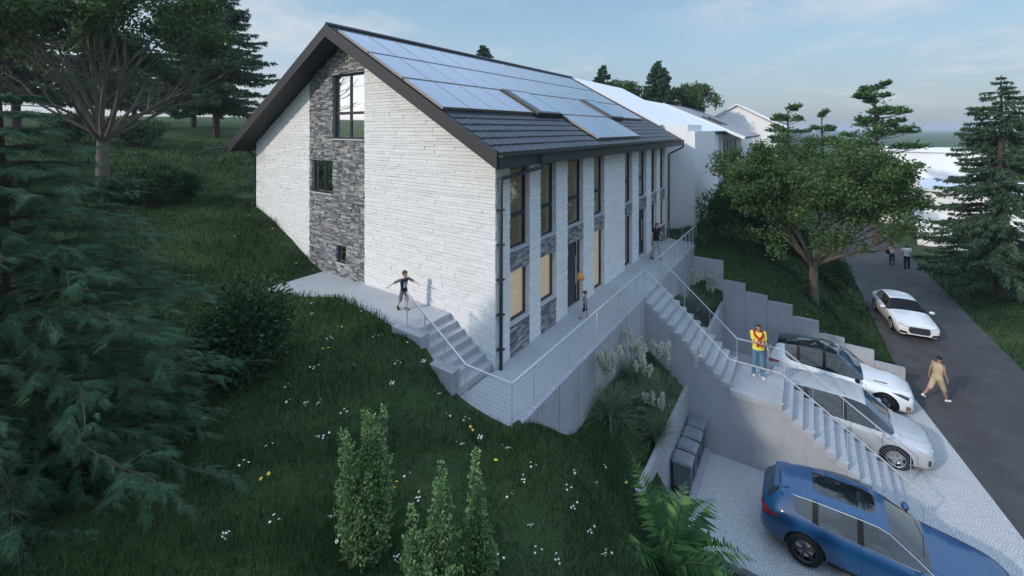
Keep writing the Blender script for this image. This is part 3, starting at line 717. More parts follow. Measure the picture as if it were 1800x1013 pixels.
def blades(n,area,lmin,lmax,wid,power,seed):
    g=np.random.default_rng(seed)
    # sample in polar coordinates round the camera so that density falls with distance
    t0,t1=area; u=g.uniform(-1.45,1.45,n); t=t0*(t1/t0)**(g.random(n)**power)
    x=CAM.x+t*(FW[0]+RT[0]*u); y=CAM.y+t*(FW[1]+RT[1]*u)
    ok=grassy(x,y)&(y>road_c(x)-40); x,y,t=x[ok],y[ok],t[ok]
    z=ground_z(x,y); ok=z>-5.; x,y,z,t=x[ok],y[ok],z[ok],t[ok]
    m=len(x); P=np.stack([x,y,z-.01],1)
    T=np.stack([g.normal(0,.33,m),g.normal(0,.33,m),np.ones(m)],1)
    sc=np.clip(t/9,.7,3.2)
    cl=.7+.5*np.sin(x*1.7+np.sin(y*1.1)*2)*np.sin(y*2.1+x*.4)
    L=g.uniform(lmin,lmax,m)*np.clip(cl,.5,1.3)*np.clip(sc,.9,1.35); W=g.uniform(.6,1.2,m)*wid*sc
    return leaves(P,T,L,W,seed+1,mid=.3)
V=np.concatenate([blades(420000,(2.2,34.),.11,.28,.013,.85,5)])
tag(link('grass',npmesh('grass',V,4,M['grass_blade'])),kind='stuff')
del V
# --- trees
def skeleton_tree(g,base,H,h0,crown_c,crown_r,nlimb,lean=(0,0),fork=3,trunk_r=.22,flare=1.25):
    """vase shaped tree: short trunk, straight limbs fanning out into the crown. returns (MB wood, tips (pos,dir))"""
    mb=MB(); tips=[]
    top=Vector((lean[0],lean[1],h0))
    pts=[Vector((0,0,-.3)),Vector((lean[0]*.2,lean[1]*.2,h0*.3)),Vector((lean[0]*.6,lean[1]*.6,h0*.7)),top]
    mb.tube(pts,[trunk_r*flare,trunk_r*1.02,trunk_r*.95,trunk_r*.8],10)
    cc=Vector(crown_c); cr=crown_r
    def shell(d):
        # distance along d from the fork to the crown ellipsoid
        best=None
        best=None
        for s in np.linspace(.3,14,90):
            q=top+d*s-cc
            if (q.x/cr[0])**2+(q.y/cr[1])**2+(q.z/cr[2])**2<1: best=s
        return best or max(cr[0],cr[2])*1.1
    def grow(p,d,L,r,lv):
        n=3; q=p.copy(); P=[p]; dd=d.copy()
        for i in range(n):
            dd=(dd+Vector((g.gauss(0,.07),g.gauss(0,.07),g.gauss(.02,.05)))).normalized(); q=q+dd*L/n; P.append(q)
        mb.tube(P,[r,r*.85,r*.7,r*.55],6 if lv>1 else 4,cap=False)
        if lv==0:
            tips.append((P[-1],dd)); tips.append((P[2],dd)); return
        k=g.choice((2,3)) if lv<fork else 3
        for j in range(k):
            ax=Vector((g.gauss(0,1),g.gauss(0,1),g.gauss(0,.5))).cross(dd).normalized()
            nd=(Quaternion(ax,g.uniform(.15,.55))@dd).normalized()
            grow(P[-1] if j<2 else P[2],nd,L*g.uniform(.55,.8),r*.55,lv-1)
        if lv<fork: tips.append((P[2],dd))
    for i in range(nlimb):
        a=2*math.pi*(i+g.uniform(-.3,.3))/nlimb; inc=g.choice((.35,.6,.8,.95))*g.uniform(.85,1.1)
        d=Vector((math.cos(a)*math.sin(inc),math.sin(a)*math.sin(inc),math.cos(inc))).normalized()
        s=shell(d); grow(top-Vector((0,0,g.uniform(0,h0*.22))),d,s*.42,trunk_r*g.uniform(.34,.5),fork)
    return mb,tips
def crown_leaves(tips,n,size,spread,seed,cc=None,cr=None,hang=.0,zmin=-9,droop=0):
    if zmin>-9:
        tips=[t for t in tips if t[0].z>zmin-(1.3+(lambda q:droop*q if q>0 else -1.3*min(1,-2*q))((-.5687*t[0].x+.8226*t[0].y)/cr[0]))*((t[0].x-cc[0])**2+(t[0].y-cc[1])**2)/(cr[0]*cr[1])+(1.5*max(0,-(t[0].x*.8226+t[0].y*.5687)/cr[0]) if droop and (-.5687*t[0].x+.8226*t[0].y)<.8 else 0)]
    g=np.random.default_rng(seed); P=np.array([t[0][:] for t in tips]); D=np.array([t[1][:] for t in tips])
    i=g.integers(0,len(P),n); off=norm(g.normal(size=(n,3)))*(g.random((n,1))**.5)*spread*np.array([1,1,.75])
    pos=P[i]+off; T=D[i]*.3+g.normal(0,.8,(n,3))+np.array([0,0,.15-hang])
    L=size*g.uniform(.7,1.4,n)
    return leaves(pos,T,L,L*.62,seed+1,mid=.5)
def broadleaf(name,label,loc,H,h0,cc,cr,nleaf,size,spread,seed,mat='leaf_tree',bark='bark',nlimb=11,tr=.22,fork=3,extra=0,group=None,lean=(0,0),zmin=-9,droop=0):
    g=random.Random(seed); o=thing(name,label,'tree',loc,0,group)
    mb,tips=skeleton_tree(g,None,H,h0,cc,cr,nlimb,lean,fork,tr)
    mb.build('trunk',M[bark],o,smooth=True)
    # fill the dome between the twigs with small sprigs
    gg=np.random.default_rng(seed)
    ex=[]
    for _ in range(extra):
        d=gg.normal(size=3); d/=np.linalg.norm(d); d[2]=abs(d[2])*1.2-.5
        rr=gg.uniform(.72,1.0); ex.append((Vector((cc[0]+d[0]*cr[0]*rr,cc[1]+d[1]*cr[1]*rr,cc[2]+d[2]*cr[2]*rr)),Vector(d)))
    V=crown_leaves(tips+ex,nleaf,size,spread,seed,cc,cr,zmin=zmin,droop=droop)
    link('crown',npmesh('crown',V,4,M[mat]),o); return o
def spruce(name,label,loc,H,Rb,seed,nwh=34,per=8,mat='needle',dens=1.0,h0=.06,group=None,tw=.5,wid=.075,droop=.5,tr=.2,open_=0.):
    g=np.random.default_rng(seed); o=thing(name,label,'tree',loc,0,group); mb=MB()
    mb.tube([(0,0,-.3),(0,0,H*.3),(0,0,H*.7),(0,0,H)],[tr*1.3,tr,tr*.5,.015],8)
    Ps=[];Ts=[];Ls=[]
    for w_ in range(nwh):
        f=(w_+.5)/nwh; z=H*(h0+(1-h0)*f**.92); Lb=Rb*(1-f)**.78*1.03+.12
        if f<.1: Lb*=.75+f*2.5
        for b in range(max(4,int(per*(1-f*.35)))):
            a=g.uniform(0,2*math.pi); L=Lb*g.uniform(.68,1.12)
            n=8; s=np.linspace(0,1,n+1); up=.28*(f)+.02
            r=s*L; zz=z+L*(up*s-droop*s**1.7*.75+ .22*s**4)
            pts=np.stack([np.cos(a)*r,np.sin(a)*r,zz],1)
            if L>.5: mb.tube([tuple(p) for p in pts[::2]],[.012+.018*L/max(Rb,1),.012+.012*L/max(Rb,1),.012,.008,.004][:len(pts[::2])],4,cap=False)
            m=int(max(6,L*22*dens)); q=g.random(m)**.75*.97+.03
            base=np.stack([np.interp(q,s,pts[:,k_]) for k_ in range(3)],1)
            rad=np.array([math.cos(a),math.sin(a),0]); tan=np.array([-math.sin(a),math.cos(a),0])
            sd=g.choice((-1,1),m)[:,None]
            T=rad*g.uniform(.25,.9,(m,1))+tan*sd*g.uniform(.2,.9,(m,1))*(1.1-q[:,None]*.6)+np.array([0,0,-1])*g.uniform(.1,1.0,(m,1))*(.6+droop)
            Ps.append(base); Ts.append(T); Ls.append(tw*g.uniform(.5,1.1,m)*(1.1-.5*q)*(.45+.55*min(1,L/1.5)))
    P=np.concatenate(Ps);T=np.concatenate(Ts);L=np.concatenate(Ls)
    mb.build('trunk',M['bark_dark'],o,smooth=True)
    # each twig carries side sprays
    g2=np.random.default_rng(seed+5); out=[leaves(P,T,L,wid*g2.uniform(.7,1.3,len(P)),seed)]
    for k_ in range(2):
        f=g2.uniform(.15,.7,(len(P),1)); out.append(leaves(P+norm(T)*L[:,None]*f,norm(T)+g2.normal(0,.55,T.shape),L*.5,wid*.8,seed+k_))
    link('crown',npmesh('crown',np.concatenate(out),4,M[mat]),o); return o
def feathery(name,label,loc,H,Rb,seed,nwh,per):
    """close-up conifer: drooping branches whose side shoots carry fine feather-like needles"""
    g=np.random.default_rng(seed); o=thing(name,label,'tree',loc); mb=MB()
    mb.tube([(0,0,-.4),(0,0,H*.35),(.03,0,H*.7),(0,0,H)],[.15,.11,.06,.01],8)
    # one feather: stem with two ranks of needles and short sub-shoots
    fp=[];ft=[];fl=[]
    for i in range(11):
        s=.08+.9*i/11
        for sgn in (-1,1):
            ln=.24*(1-s)+.075; ang=.6+.25*g.random()
            d=np.array([math.cos(ang),sgn*math.sin(ang),g.uniform(-.22,.1)])
            fp.append((s,0,-.1*s*s));ft.append(d);fl.append(ln)
            for q in (.4,.75):
                for s2 in (-1,1):
                    a2=math.atan2(d[1],d[0])+s2*.6
                    fp.append((s+d[0]*ln*q,d[1]*ln*q,-.1*s*s+d[2]*ln*q)); ft.append(np.array([math.cos(a2),math.sin(a2),g.uniform(-.3,.1)])); fl.append(ln*.34)
    fp=np.array(fp);ft=np.array(ft);fl=np.array(fl); nf=len(fp)
    BP=[];BX=[];BY=[];BL=[]
    for w_ in range(nwh):
        f=(w_+.5)/nwh; z=H*(.05+.95*f); Lb=Rb*(1-f)**.7+.12
        for b in range(per):
            a=2*math.pi*(b+g.uniform(-.4,.4))/per+w_*1.3; L=Lb*g.uniform(.7,1.15)
            s=np.linspace(0,1,9); r=s*L
            zz=z+L*((.12+.25*f)*s-.45*s**1.9+.12*s**4)
            wob=np.cumsum(g.normal(0,.045,9))*L
            pts=np.stack([np.cos(a)*r-np.sin(a)*wob,np.sin(a)*r+np.cos(a)*wob,zz],1)
            mb.tube([tuple(p) for p in pts[::2]],[.003+.008*L/Rb*k_ for k_ in (1.6,1.3,1,.6,.25)],5,cap=False)
            m=int(5+L*10)
            for i in range(m):
                q=.1+.9*(i+g.random())/m; p=np.array([np.interp(q,s,pts[:,k_]) for k_ in range(3)])
                rad=np.array([math.cos(a),math.sin(a),0]); tan=np.array([-math.sin(a),math.cos(a),0]); sd=1 if i%2 else -1
                X=rad*g.uniform(.45,1.)+tan*sd*g.uniform(.3,1.0)*(1.15-q*.7)+np.array([0,0,-1])*g.uniform(.05,.6)
                X/=np.linalg.norm(X); Yv=np.cross(np.array([0,0,1.])+g.normal(0,.25,3),X); Yv/=np.linalg.norm(Yv)
                BP.append(p);BX.append(X);BY.append(Yv);BL.append((.19+.2*g.random())*(1.15-.45*q)*min(1,.5+L*.5))
            for kk in range(int(2+L*1.6)):
                q0=g.uniform(.22,.85); p0=np.array([np.interp(q0,s,pts[:,k_]) for k_ in range(3)]); sd=g.choice((-1,1)); rad=np.array([math.cos(a),math.sin(a),0]); tan=np.array([-math.sin(a),math.cos(a),0])
                dv=rad*g.uniform(.45,.9)+tan*sd*g.uniform(.4,.9)+np.array([0,0,g.uniform(-.25,.12)]); dv/=np.linalg.norm(dv); sl=L*g.uniform(.22,.42)*(1.25-q0)
                e0=p0+dv*sl*.55+np.array([0,0,.02]); e1=p0+dv*sl+np.array([0,0,-.18*sl]); mb.tube([tuple(p0),tuple(e0),tuple(e1)],[.005,.004,.002],4,cap=False)
                for i in range(int(3+sl*16)):
                    q=g.random(); p=p0+(e0-p0)*q*2 if q<.5 else e0+(e1-e0)*(q*2-1); dt=np.cross(np.array([0,0,1.]),dv)*(1 if i%2 else -1)
                    X=dv*g.uniform(.5,1)+dt*g.uniform(.2,.9)+np.array([0,0,-1])*g.uniform(.0,.55); X/=np.linalg.norm(X); Yv=np.cross(np.array([0,0,1.])+g.normal(0,.3,3),X); Yv/=np.linalg.norm(Yv)
                    BP.append(p);BX.append(X);BY.append(Yv);BL.append(g.uniform(.14,.33)*min(1,.55+L*.4))
            X=pts[-1]-pts[-2];X/=np.linalg.norm(X);Yv=np.cross(np.array([0,0,1.]),X);Yv/=np.linalg.norm(Yv)
            BP.append(pts[-1]-X*.1);BX.append(X);BY.append(Yv);BL.append(.3)
    BP=np.array(BP);BX=np.array(BX);BY=np.array(BY);BL=np.array(BL)[:,None,None]; BZ=np.cross(BX,BY)
    def tr(v): return v[None,:,0:1]*BX[:,None]+v[None,:,1:2]*BY[:,None]+v[None,:,2:3]*BZ[:,None]
    P=BP[:,None]+tr(fp)*BL; T=tr(ft); L=(fl[None,:]*BL[:,:,0]).ravel()
    V=leaves(P.reshape(-1,3),T.reshape(-1,3),L,L*.075+.0015,seed,mid=.4,side=np.repeat(BZ,nf,axis=0))
    st=leaves(BP,BX,BL[:,0,0],.011,seed,mid=.2,side=BZ)
    mb.build('trunk',M['bark_dark'],o,smooth=True)
    link('crown',npmesh('crown',np.concatenate([V,st]),4,M['needle_blue']),o); return o
def bush(name,label,loc,r,n,size,seed,mat='leaf_dark',lumps=7,cat='shrub',group=None):
    g=np.random.default_rng(seed); o=thing(name,label,cat,loc,0,group); mb=MB()
    rg=random.Random(seed); C_=[]
    for i in range(lumps):
        a=rg.uniform(0,6.28); q=rg.uniform(.0,.62)
        C_.append((math.cos(a)*r[0]*q,math.sin(a)*r[1]*q,r[2]*rg.uniform(.35,.72),rg.uniform(.36,.55)))
    for c in C_:
        for j in range(3):
            e=(c[0]+rg.gauss(0,.15*r[0]),c[1]+rg.gauss(0,.15*r[1]),c[2]+r[2]*.25*rg.random())
            mb.tube([(rg.gauss(0,.05),rg.gauss(0,.05),-.1),(e[0]*.5,e[1]*.5,e[2]*.6),e],[.018,.012,.004],5,cap=False)
    mb.build('stem',M['bark_dark'],o)
    C_=np.array(C_); i=g.integers(0,lumps,n); d=norm(g.normal(size=(n,3))); rr=C_[i,3:4]*(.55+.5*g.random((n,1))**.6)
    # uneven lobes on every clump
    rr=rr*(1+.22*np.sin(d[:,0:1]*5+i[:,None])*np.sin(d[:,1:2]*6+2*i[:,None]))
    P=C_[i,:3]+d*rr*np.array([r[0],r[1],r[2]*.75]); P[:,2]=np.maximum(P[:,2],.02)
    T=d+g.normal(0,.55,(n,3))+np.array([0,0,.35]); L=size*g.uniform(.6,1.35,n)
    link('foliage',npmesh('foliage',leaves(P,T,L,L*.48,seed+2,mid=.5),4,M[mat]),o); return o
def at(px,py,t):
    u=(px-900)/752; v=-(py-227)/752
    return (CAM.x+t*(FW[0]+RT[0]*u),CAM.y+t*(FW[1]+RT[1]*u),CAM.z+t*v)
def onground(px,t):
    p=at(px,227,t); return (p[0],p[1],gz(p[0],p[1]))
# big trees
broadleaf('broadleaf_tree','tall vase-shaped leafy tree with many bare limbs on the left lawn',onground(181,19),10,2.3,(.2,0,7.4),(5.2,5.2,3.0),42000,.17,.62,21,nlimb=14,tr=.25,extra=170,zmin=6.6)
broadleaf('broadleaf_tree','wide leafy tree with pale forked trunk between steps of the retaining wall and the road',(18.34,-6.86,gz(18.34,-6.86)),8.6,2.0,(-.2,.3,5.15),(4.7,5.0,3.5),85000,.13,.5,33,nlimb=15,tr=.21,extra=260,zmin=4.5,droop=2.6)
CON0=onground(0,6.1)
feathery('conifer','feathery blue-green conifer filling the lower left foreground',CON0,5.6,3.1,5,21,14)
sp=[('tall drooping spruce just left of the roof, in front of the other spruces',380,38,15.5,5.4),('spruce half hidden behind the tall drooping spruce',340,46,13,5.5),('slim spruce farthest back on the left meadow',236,56,12,4.2),
    ('dark spruce behind the vase-shaped tree at the left edge',28,36,15,4.2),('broad spruce with hanging boughs behind the crown of the vase-shaped tree',150,48,15,4.4)]
for i,(lb,px,t,H,r) in enumerate(sp): spruce('spruce_tree',lb,onground(px,t),H,r,50+i,nwh=34,per=9,dens=1.15,h0=.16,tw=.8,wid=.12,tr=.24)
spruce('spruce_tree','large spruce with drooping boughs right of the road',(30.57,-16.57,gz(30.57,-16.57)),14.0,4.3,61,nwh=38,per=10,dens=1.6,h0=.1,tw=.6,wid=.08,droop=.62,tr=.27)
def far_tree(fn,label,px,ptop,t,w,**k_):
    p=onground(px,t); zt=at(px,ptop,t)[2]; return p,zt-p[2]
p,h=far_tree(0,'',850,78,46,0); spruce('spruce_tree','small spruce tip showing above the solar ridge',p,h,3.4,71,nwh=34,per=11,dens=1.6,tw=.8,wid=.2)
p,h=far_tree(0,'',1060,114,52,0); spruce('spruce_tree','slender spruce left of the round leafy trees behind the white row houses',p,h,3.2,72,nwh=34,per=11,dens=1.6,tw=.8,wid=.2)
p,h=far_tree(0,'',1157,106,56,0); spruce('spruce_tree','pointed spruce directly beside the leafy tree behind the row houses',p,h,4.0,73,nwh=36,per=12,dens=1.6,tw=.8,wid=.2)
def roundtree(label,px,ptop,t,rx,rz,seed,mat='leaf_tree',n=9000):
    p=onground(px,t); zt=at(px,ptop,t)[2]; h=zt-p[2]
    broadleaf('broadleaf_tree',label,p,h,h-2*rz+.2,(0,0,h-rz),(rx,rx,rz),n,.3,.8,seed,mat=mat,nlimb=9,tr=.2,fork=2,extra=60)
roundtree('small round green tree next to the slender far spruce',1094,133,58,2.6,2.0,81,'needle_bright',6000)
roundtree('bushy leafy tree behind the grey row-house roof',1212,138,60,4.0,2.7,82)
def cedar(label,px,ptop,t,Rb,seed,nl):
    p=onground(px,t); zt=at(px,ptop,t)[2]; H=zt-p[2]; g=np.random.default_rng(seed)
    o=thing('cedar_tree',label,'tree',p); mb=MB(); mb.tube([(0,0,-.3),(.1,0,H*.5),(0,.1,H*.97)],[.28,.18,.05],8)
    Ps=[];Ts=[]
    for i in range(nl):
        f=i/(nl-1); z=H*(.38+.6*f); n=7 if f<.9 else 4; L0=Rb*(1-.68*f)
        for b in range(n):
            a=g.uniform(0,6.28); L=L0*g.uniform(.55,1.1); zz=z+g.uniform(-.35,.35)
            e=np.array([math.cos(a)*L,math.sin(a)*L,zz+.12*L])
            mb.tube([(0,0,zz-.3),(e[0]*.5,e[1]*.5,zz-.05),tuple(e)],[.06,.04,.012],4,cap=False)
            m=150; q=np.sqrt(g.random((m,1)))*.85+.2
            w_=.32*L*(1.15-q); P=e*q+np.array([0,0,zz])*(1-q)+np.stack([g.normal(0,1,m)*w_[:,0],g.normal(0,1,m)*w_[:,0],np.abs(g.normal(0,.16,m))],1)
            Ps.append(P); Ts.append(np.stack([g.normal(0,1,m),g.normal(0,1,m),g.uniform(.1,.9,m)],1))
    mb.build('trunk',M['bark_dark'],o,smooth=True); P=np.concatenate(Ps); L=g.uniform(.22,.5,len(P))
    link('crown',npmesh('crown',leaves(P,np.concatenate(Ts),L,L*.4,seed),4,M['needle_bright']),o)
cedar('tall layered cedar with flat bright green tiers behind the wide leafy tree',1540,153,40,4.6,91,9)
cedar('smaller layered cedar left of the tall cedar, above the leafy crown',1386,190,52,3.4,92,6)
cedar('smallest layered cedar between the other two cedars',1446,200,56,2.7,93,5)
# shrubs
def ray_ground(px,py):
    for t in np.linspace(2.5,45,700):
        p=at(px,py,t)
        if p[2]<=gz(p[0],p[1]): return (p[0],p[1],gz(p[0],p[1]))
BUSH0=ray_ground(437,665)
bush('shrub','large dark leafy bush in front of the upper concrete path',BUSH0,(1.15,1.1,1.9),9500,.1,101,lumps=11)
bush('shrub','low spreading shrub at the foot of the vase-shaped tree, its middle tallest',onground(262,17.2),(1.35,1.2,1.75),6500,.12,102,lumps=7)
bush('shrub','shrub at the right end of the group beside the vase-shaped tree',onground(322,18.0),(.85,.85,1.2),4200,.12,103,lumps=6)
bush('shrub','low rounded shrub touching the trunk of the vase-shaped tree',onground(212,16.8),(.8,.8,1.15),4000,.12,107,lumps=6)
bush('shrub','rounded shrub on the meadow right of the leafy tree trunk',onground(240,28.5),(1.6,1.4,2.0),5000,.16,104,lumps=8)
bush('shrub','wide shrub on the meadow left of the leafy tree trunk',onground(135,28),(1.7,1.4,1.9),4500,.16,105,lumps=8)
bush('shrub','small shrub low on the slope below the vase-shaped tree',onground(215,12.6),(.8,.7,.7),2500,.1,106,lumps=5)
bush('shrub','small round shrub right of the forked tree trunk by the road',onground(1473,26.2),(1.15,1.1,2.0),5200,.13,108,lumps=7)
for i,(px,t,rx,h,lb) in enumerate(((1262,22.5,1.25,2.5,'dark shrub nearest the terrace end in the row behind the forked tree'),(1312,24,1.2,2.3,'second dark shrub of the row behind the forked tree, counted from the terrace'),(1362,26.,1.2,2.1,'third dark shrub of the row, left of the forked trunk'),(1405,28,1.2,2.0,'last dark shrub of the row, right behind the forked trunk'))):
    bush('shrub',lb,onground(px,t),(rx,rx,h),4500,.14,110+i,group='row of dark shrubs behind the forked tree')
# upright columnar shrubs in front
def column(label,loc,stems,seed):
    g=np.random.default_rng(seed); o=thing('columnar_shrub',label,'shrub',loc); mb=MB(); Ps=[];Ts=[];Ls=[]
    for (dx,dy,h,r) in stems:
        ns=int(5+r*26)
        for j in range(ns):
            a0=g.uniform(0,6.28); q=r*math.sqrt(g.random())*.95; hh=h*(1-.5*(q/r)**1.2)*g.uniform(.78,1.04); ex,ey=dx+math.cos(a0)*q,dy+math.sin(a0)*q
            x0,y0=dx*.4+math.cos(a0)*q*.35,dy*.4+math.sin(a0)*q*.35; wob=g.uniform(-.03,.03,2)
            mb.tube([(x0,y0,-.2),((x0+ex)/2+wob[0],(y0+ey)/2+wob[1],hh*.45),(ex,ey,hh)],[.012,.008,.002],4,cap=False)
            n=int(290*hh); tt=g.random(n)**.9; z=tt*hh; rs=.115*(1-.75*tt**2)*(.6+.6*np.sin(z*11+j*2)**2)+.012
            aa=g.uniform(0,6.28,n); rr=rs*np.sqrt(g.random(n))
            cx=np.interp(tt,[0,.45,1],[x0,(x0+ex)/2+wob[0],ex]);cy=np.interp(tt,[0,.45,1],[y0,(y0+ey)/2+wob[1],ey])
            Ps.append(np.stack([cx+np.cos(aa)*rr,cy+np.sin(aa)*rr,z],1)); Ts.append(np.stack([np.cos(aa)*.8,np.sin(aa)*.8,np.full(n,.7)],1)+g.normal(0,.45,(n,3))); Ls.append(g.uniform(.032,.072,n)*(1-.35*tt))
    mb.build('stem',M['bark_dark'],o); P=np.concatenate(Ps);L=np.concatenate(Ls)
    link('foliage',npmesh('foliage',leaves(P,np.concatenate(Ts),L,L*.75,seed,mid=.55),4,M['leaf_light']),o)
def gpos(px,t,dz=0): p=onground(px,t); return (p[0],p[1],p[2]+dz)
column('tall columnar shrub with three close green spires, left of the other spires',gpos(640,5.6),[(-.2,.12,2.2,.1),(.03,-.02,2.32,.14),(.2,-.13,1.95,.12),(.0,.05,1.5,.34)],120)
column('columnar shrub with one full pale green spire and a short side spire',gpos(768,5.3),[(.04,-.02,2.05,.13),(-.26,.16,1.35,.12),(.02,.0,1.35,.34)],121)
column('slim single green spire right of the fuller columnar shrubs',gpos(838,5.7),[(0,0,1.95,.1),(.03,-.03,1.1,.24)],122)
# pampas grass
def pampas(label,loc,h,r,npl,seed,cat='ornamental grass',group='pampas grass in the planters'):
    g=np.random.default_rng(seed); o=thing('pampas_grass',label,cat,loc,0,group); n=420; a=g.uniform(0,6.28,n); L=h*g.uniform(.6,1.05,n); q=g.uniform(.35,1.0,n)
    segs=[]; S=np.linspace(0,1,6)
    cur=[]
    for s in S:
        rad=r*q*1.25*s**1.2; z=L*(1.55*s*(1-.52*s*q**1.0)-.28*q*s**3)*.72
        cur.append(np.stack([np.cos(a)*rad,np.sin(a)*rad,z],1))
    tan=np.stack([-np.sin(a),np.cos(a),np.zeros(n)],1)
    for i in range(5):
        w0=.011*(1-S[i])**.6+.002; w1=.011*(1-S[i+1])**.6+.001
        segs.append(np.stack([cur[i]-tan*w0/2,cur[i]+tan*w0/2,cur[i+1]+tan*w1/2,cur[i+1]-tan*w1/2],1))
    link('foliage',npmesh('foliage',np.concatenate(segs),4,M['pampas']),o)
    for k_ in range(npl):
        aa=g.uniform(0,6.28); tl=g.uniform(.05,.38); hh=h*g.uniform(1.05,1.45); e=np.array([math.cos(aa)*tl*hh*.6,math.sin(aa)*tl*hh*.6,hh]); d=e/np.linalg.norm(e)
        mb=MB(); mb.tube([(0,0,0),tuple(e*.5+np.array([0,0,.05])),tuple(e)],[.006,.005,.003],4,cap=False)
        pl_=mb.build('plume',M['pampas'],o)
        m=150; t=g.random(m); pl=.3*h/1.1; base=e-d*pl*(1-t)[:,None]; T=d+g.normal(0,.42,(m,3)); ln=pl*.3*np.sin(np.pi*np.clip(t*.85+.12,0,1))+.02
        link('plume_head',npmesh('ph',leaves(base,T,ln,ln*.32,seed+k_),4,M['plume']),pl_)
def zpx(px,py,z):
    t=(z-CAM.z)/(-(py-227)/752); p=at(px,py,t); return p[0],p[1]
PG=[(1075,782,-2.5,1.0,.62,7,'pampas clump with the tallest plumes at the grass end of the lower planter'),(1128,735,-2.45,.95,.6,6,'pampas clump second along the lower planter beside the concrete wall'),(1165,690,-2.2,.95,.58,6,'pampas clump with feather plumes in the corner under the stairs'),(1112,690,-2.1,.8,.5,5,'smaller pampas clump close under the terrace wall'),(1150,770,-2.75,.75,.5,4,'low pampas clump against the planter wall above the bins'),
    (1248,520,-2.0,1.0,.6,8,'pampas clump with many plumes in the upper planter behind the stairs'),(1222,540,-2.0,.95,.5,6,'pampas clump peeking over the stair treads in the upper planter'),(1240,490,-1.7,1.0,.5,6,'pale pampas plumes against the tall retaining wall corner')]
for i,(px,py,z,h,r,npl,lb) in enumerate(PG):
    x,y=zpx(px,py,z); z=gz(x,y); 
    pampas(lb,(x,y,z),h*1.6,r*1.6,npl+4,130+i)
# fern in the foreground
def fern(label,loc,seed):
    g=np.random.default_rng(seed); o=thing('fern',label,'fern',loc)
    fr=[(3.3,.95,.9,.1),(2.5,.9,1.0,.35),(1.2,1.05,1.25,.1),(.35,1.2,.85,.55),(-.35,1.35,.85,.6),(-.9,1.35,.7,.7),(-1.5,1.05,.8,.5),(4.0,.9,.65,.55),(2.0,.75,.75,.4),(-2.1,.9,.6,.6),(.8,.85,1.1,.15),(3.0,1.1,.55,.7),(-.1,1.0,1.05,.3),(2.6,1.2,.95,.5),(2.18,1.2,.6,.75),(1.7,1.05,.55,.8),(2.75,1.15,.5,.8)]
    for (a,L,up,dr) in fr:
        L*=1.6
        mb=MB(); n=14; pts=[]; rt=np.array([math.cos(a),math.sin(a),0.])
        for i in range(n+1):
            s=i/n; r=L*(.25*s+.75*s**1.4)*(.55+.45*dr); z=L*(up*s-dr*.9*s**2.3)
            pts.append(rt*r+np.array([0,0,z]))
        mb.tube([tuple(p) for p in pts],[.011*(1-.8*i/n)+.002 for i in range(n+1)],5,cap=False)
        f=mb.build('frond',M['stem'],o,smooth=True)
        P=[];T=[];Ls=[];sd=[]
        tn=np.array([-math.sin(a),math.cos(a),0])
        for i in range(3,31):
            s=i/31; p=np.array([np.interp(s*n,range(n+1),[q[k_] for q in pts]) for k_ in range(3)]); d=np.array([np.interp(min(s*n+.5,n),range(n+1),[q[k_] for q in pts]) for k_ in range(3)])-p; d/=np.linalg.norm(d)+1e-9
            ln=L*.24*math.sin(math.pi*min(1,.18+s*.84))**.8+.015
            for sg in (-1,1):
                tt=tn*sg*1.0+d*.5+np.array([0,0,g.uniform(-.45,.1)]); P.append(p);T.append(tt);Ls.append(ln*g.uniform(.85,1.15)); sd.append(np.cross(tt,d)+g.normal(0,.15,3))
        link('leaflets',npmesh('lf',leaves(np.array(P),np.array(T),np.array(Ls),np.array(Ls)*.21,seed,mid=.3,side=np.array(sd)),4,M['fern']),f)
fern('bright green fern with long arching fronds beside the kerb in the right foreground',ray_ground(1175,1012),140)
# flowers on the lawn
def daisy_me(n,seed,mat,r):
    g=random.Random(seed); mb=MB()
    for i in range(n):
        a=g.uniform(0,6.28); q=g.uniform(.02,.13); h=g.uniform(.12,.2); c=Vector((math.cos(a)*q,math.sin(a)*q,h)); mb.tube([(c.x*.5,c.y*.5,-.02),tuple(c)],.003,3,2,cap=False)
        nn=Vector((g.gauss(-.35,.35),g.gauss(-.25,.35),1)).normalized(); u=nn.orthogonal().normalized(); v=nn.cross(u)
        for k_ in range(9):
            t=2*math.pi*k_/9; d=u*math.cos(t)+v*math.sin(t); s=nn.cross(d)
            mb.add([c,c+d*r*.6+s*r*.2,c+d*r+nn*r*.1,c+d*r*.6-s*r*.2],[(0,1,2,3)],0)
        mb.ell(c,(r*.28,r*.28,r*.18),1,sub=1)
    return mb.mesh('flower')
fm=[daisy_me(n,s,0,r) for n,s,r in ((3,1,.03),(2,2,.036),(5,3,.026),(4,4,.03))]
for m_ in fm: 
    for q in ('petal','yellow','stem'): m_.materials.append(M[q])
ym=[daisy_me(n,s,1,r) for n,s,r in ((2,7,.045),(3,8,.035))]
for m_ in ym:
    for q in ('yellow','yellow','stem'): m_.materials.append(M[q])
DA=[(455,370),(480,395),(505,415),(520,430),(440,385),(415,420),(520,470),(550,468),(500,480),(545,540),(550,560),(490,590),(580,605),(640,555),(622,655),(553,655),(700,650),(716,608),(745,650),(770,700),(505,690),(500,715),(540,720),(560,720),(605,740),(475,800),(555,780),(570,778),(820,748),(790,735),(845,785),(890,800),(935,830),(1005,840),(1050,860),(920,860),(1000,870),(900,885),(930,940),(1040,945),(945,980),(1070,975),(850,925),(840,930),(480,935),(585,965),(400,955),(735,890),(660,830),(720,850),(580,930),(1010,905),(430,830),(360,740),(380,600),(455,600),(300,660),(1060,830),(700,1000),(980,1000),(880,1000),(1130,850),(1060,990),(430,650),(660,600),(600,580),(690,690),(810,790)]
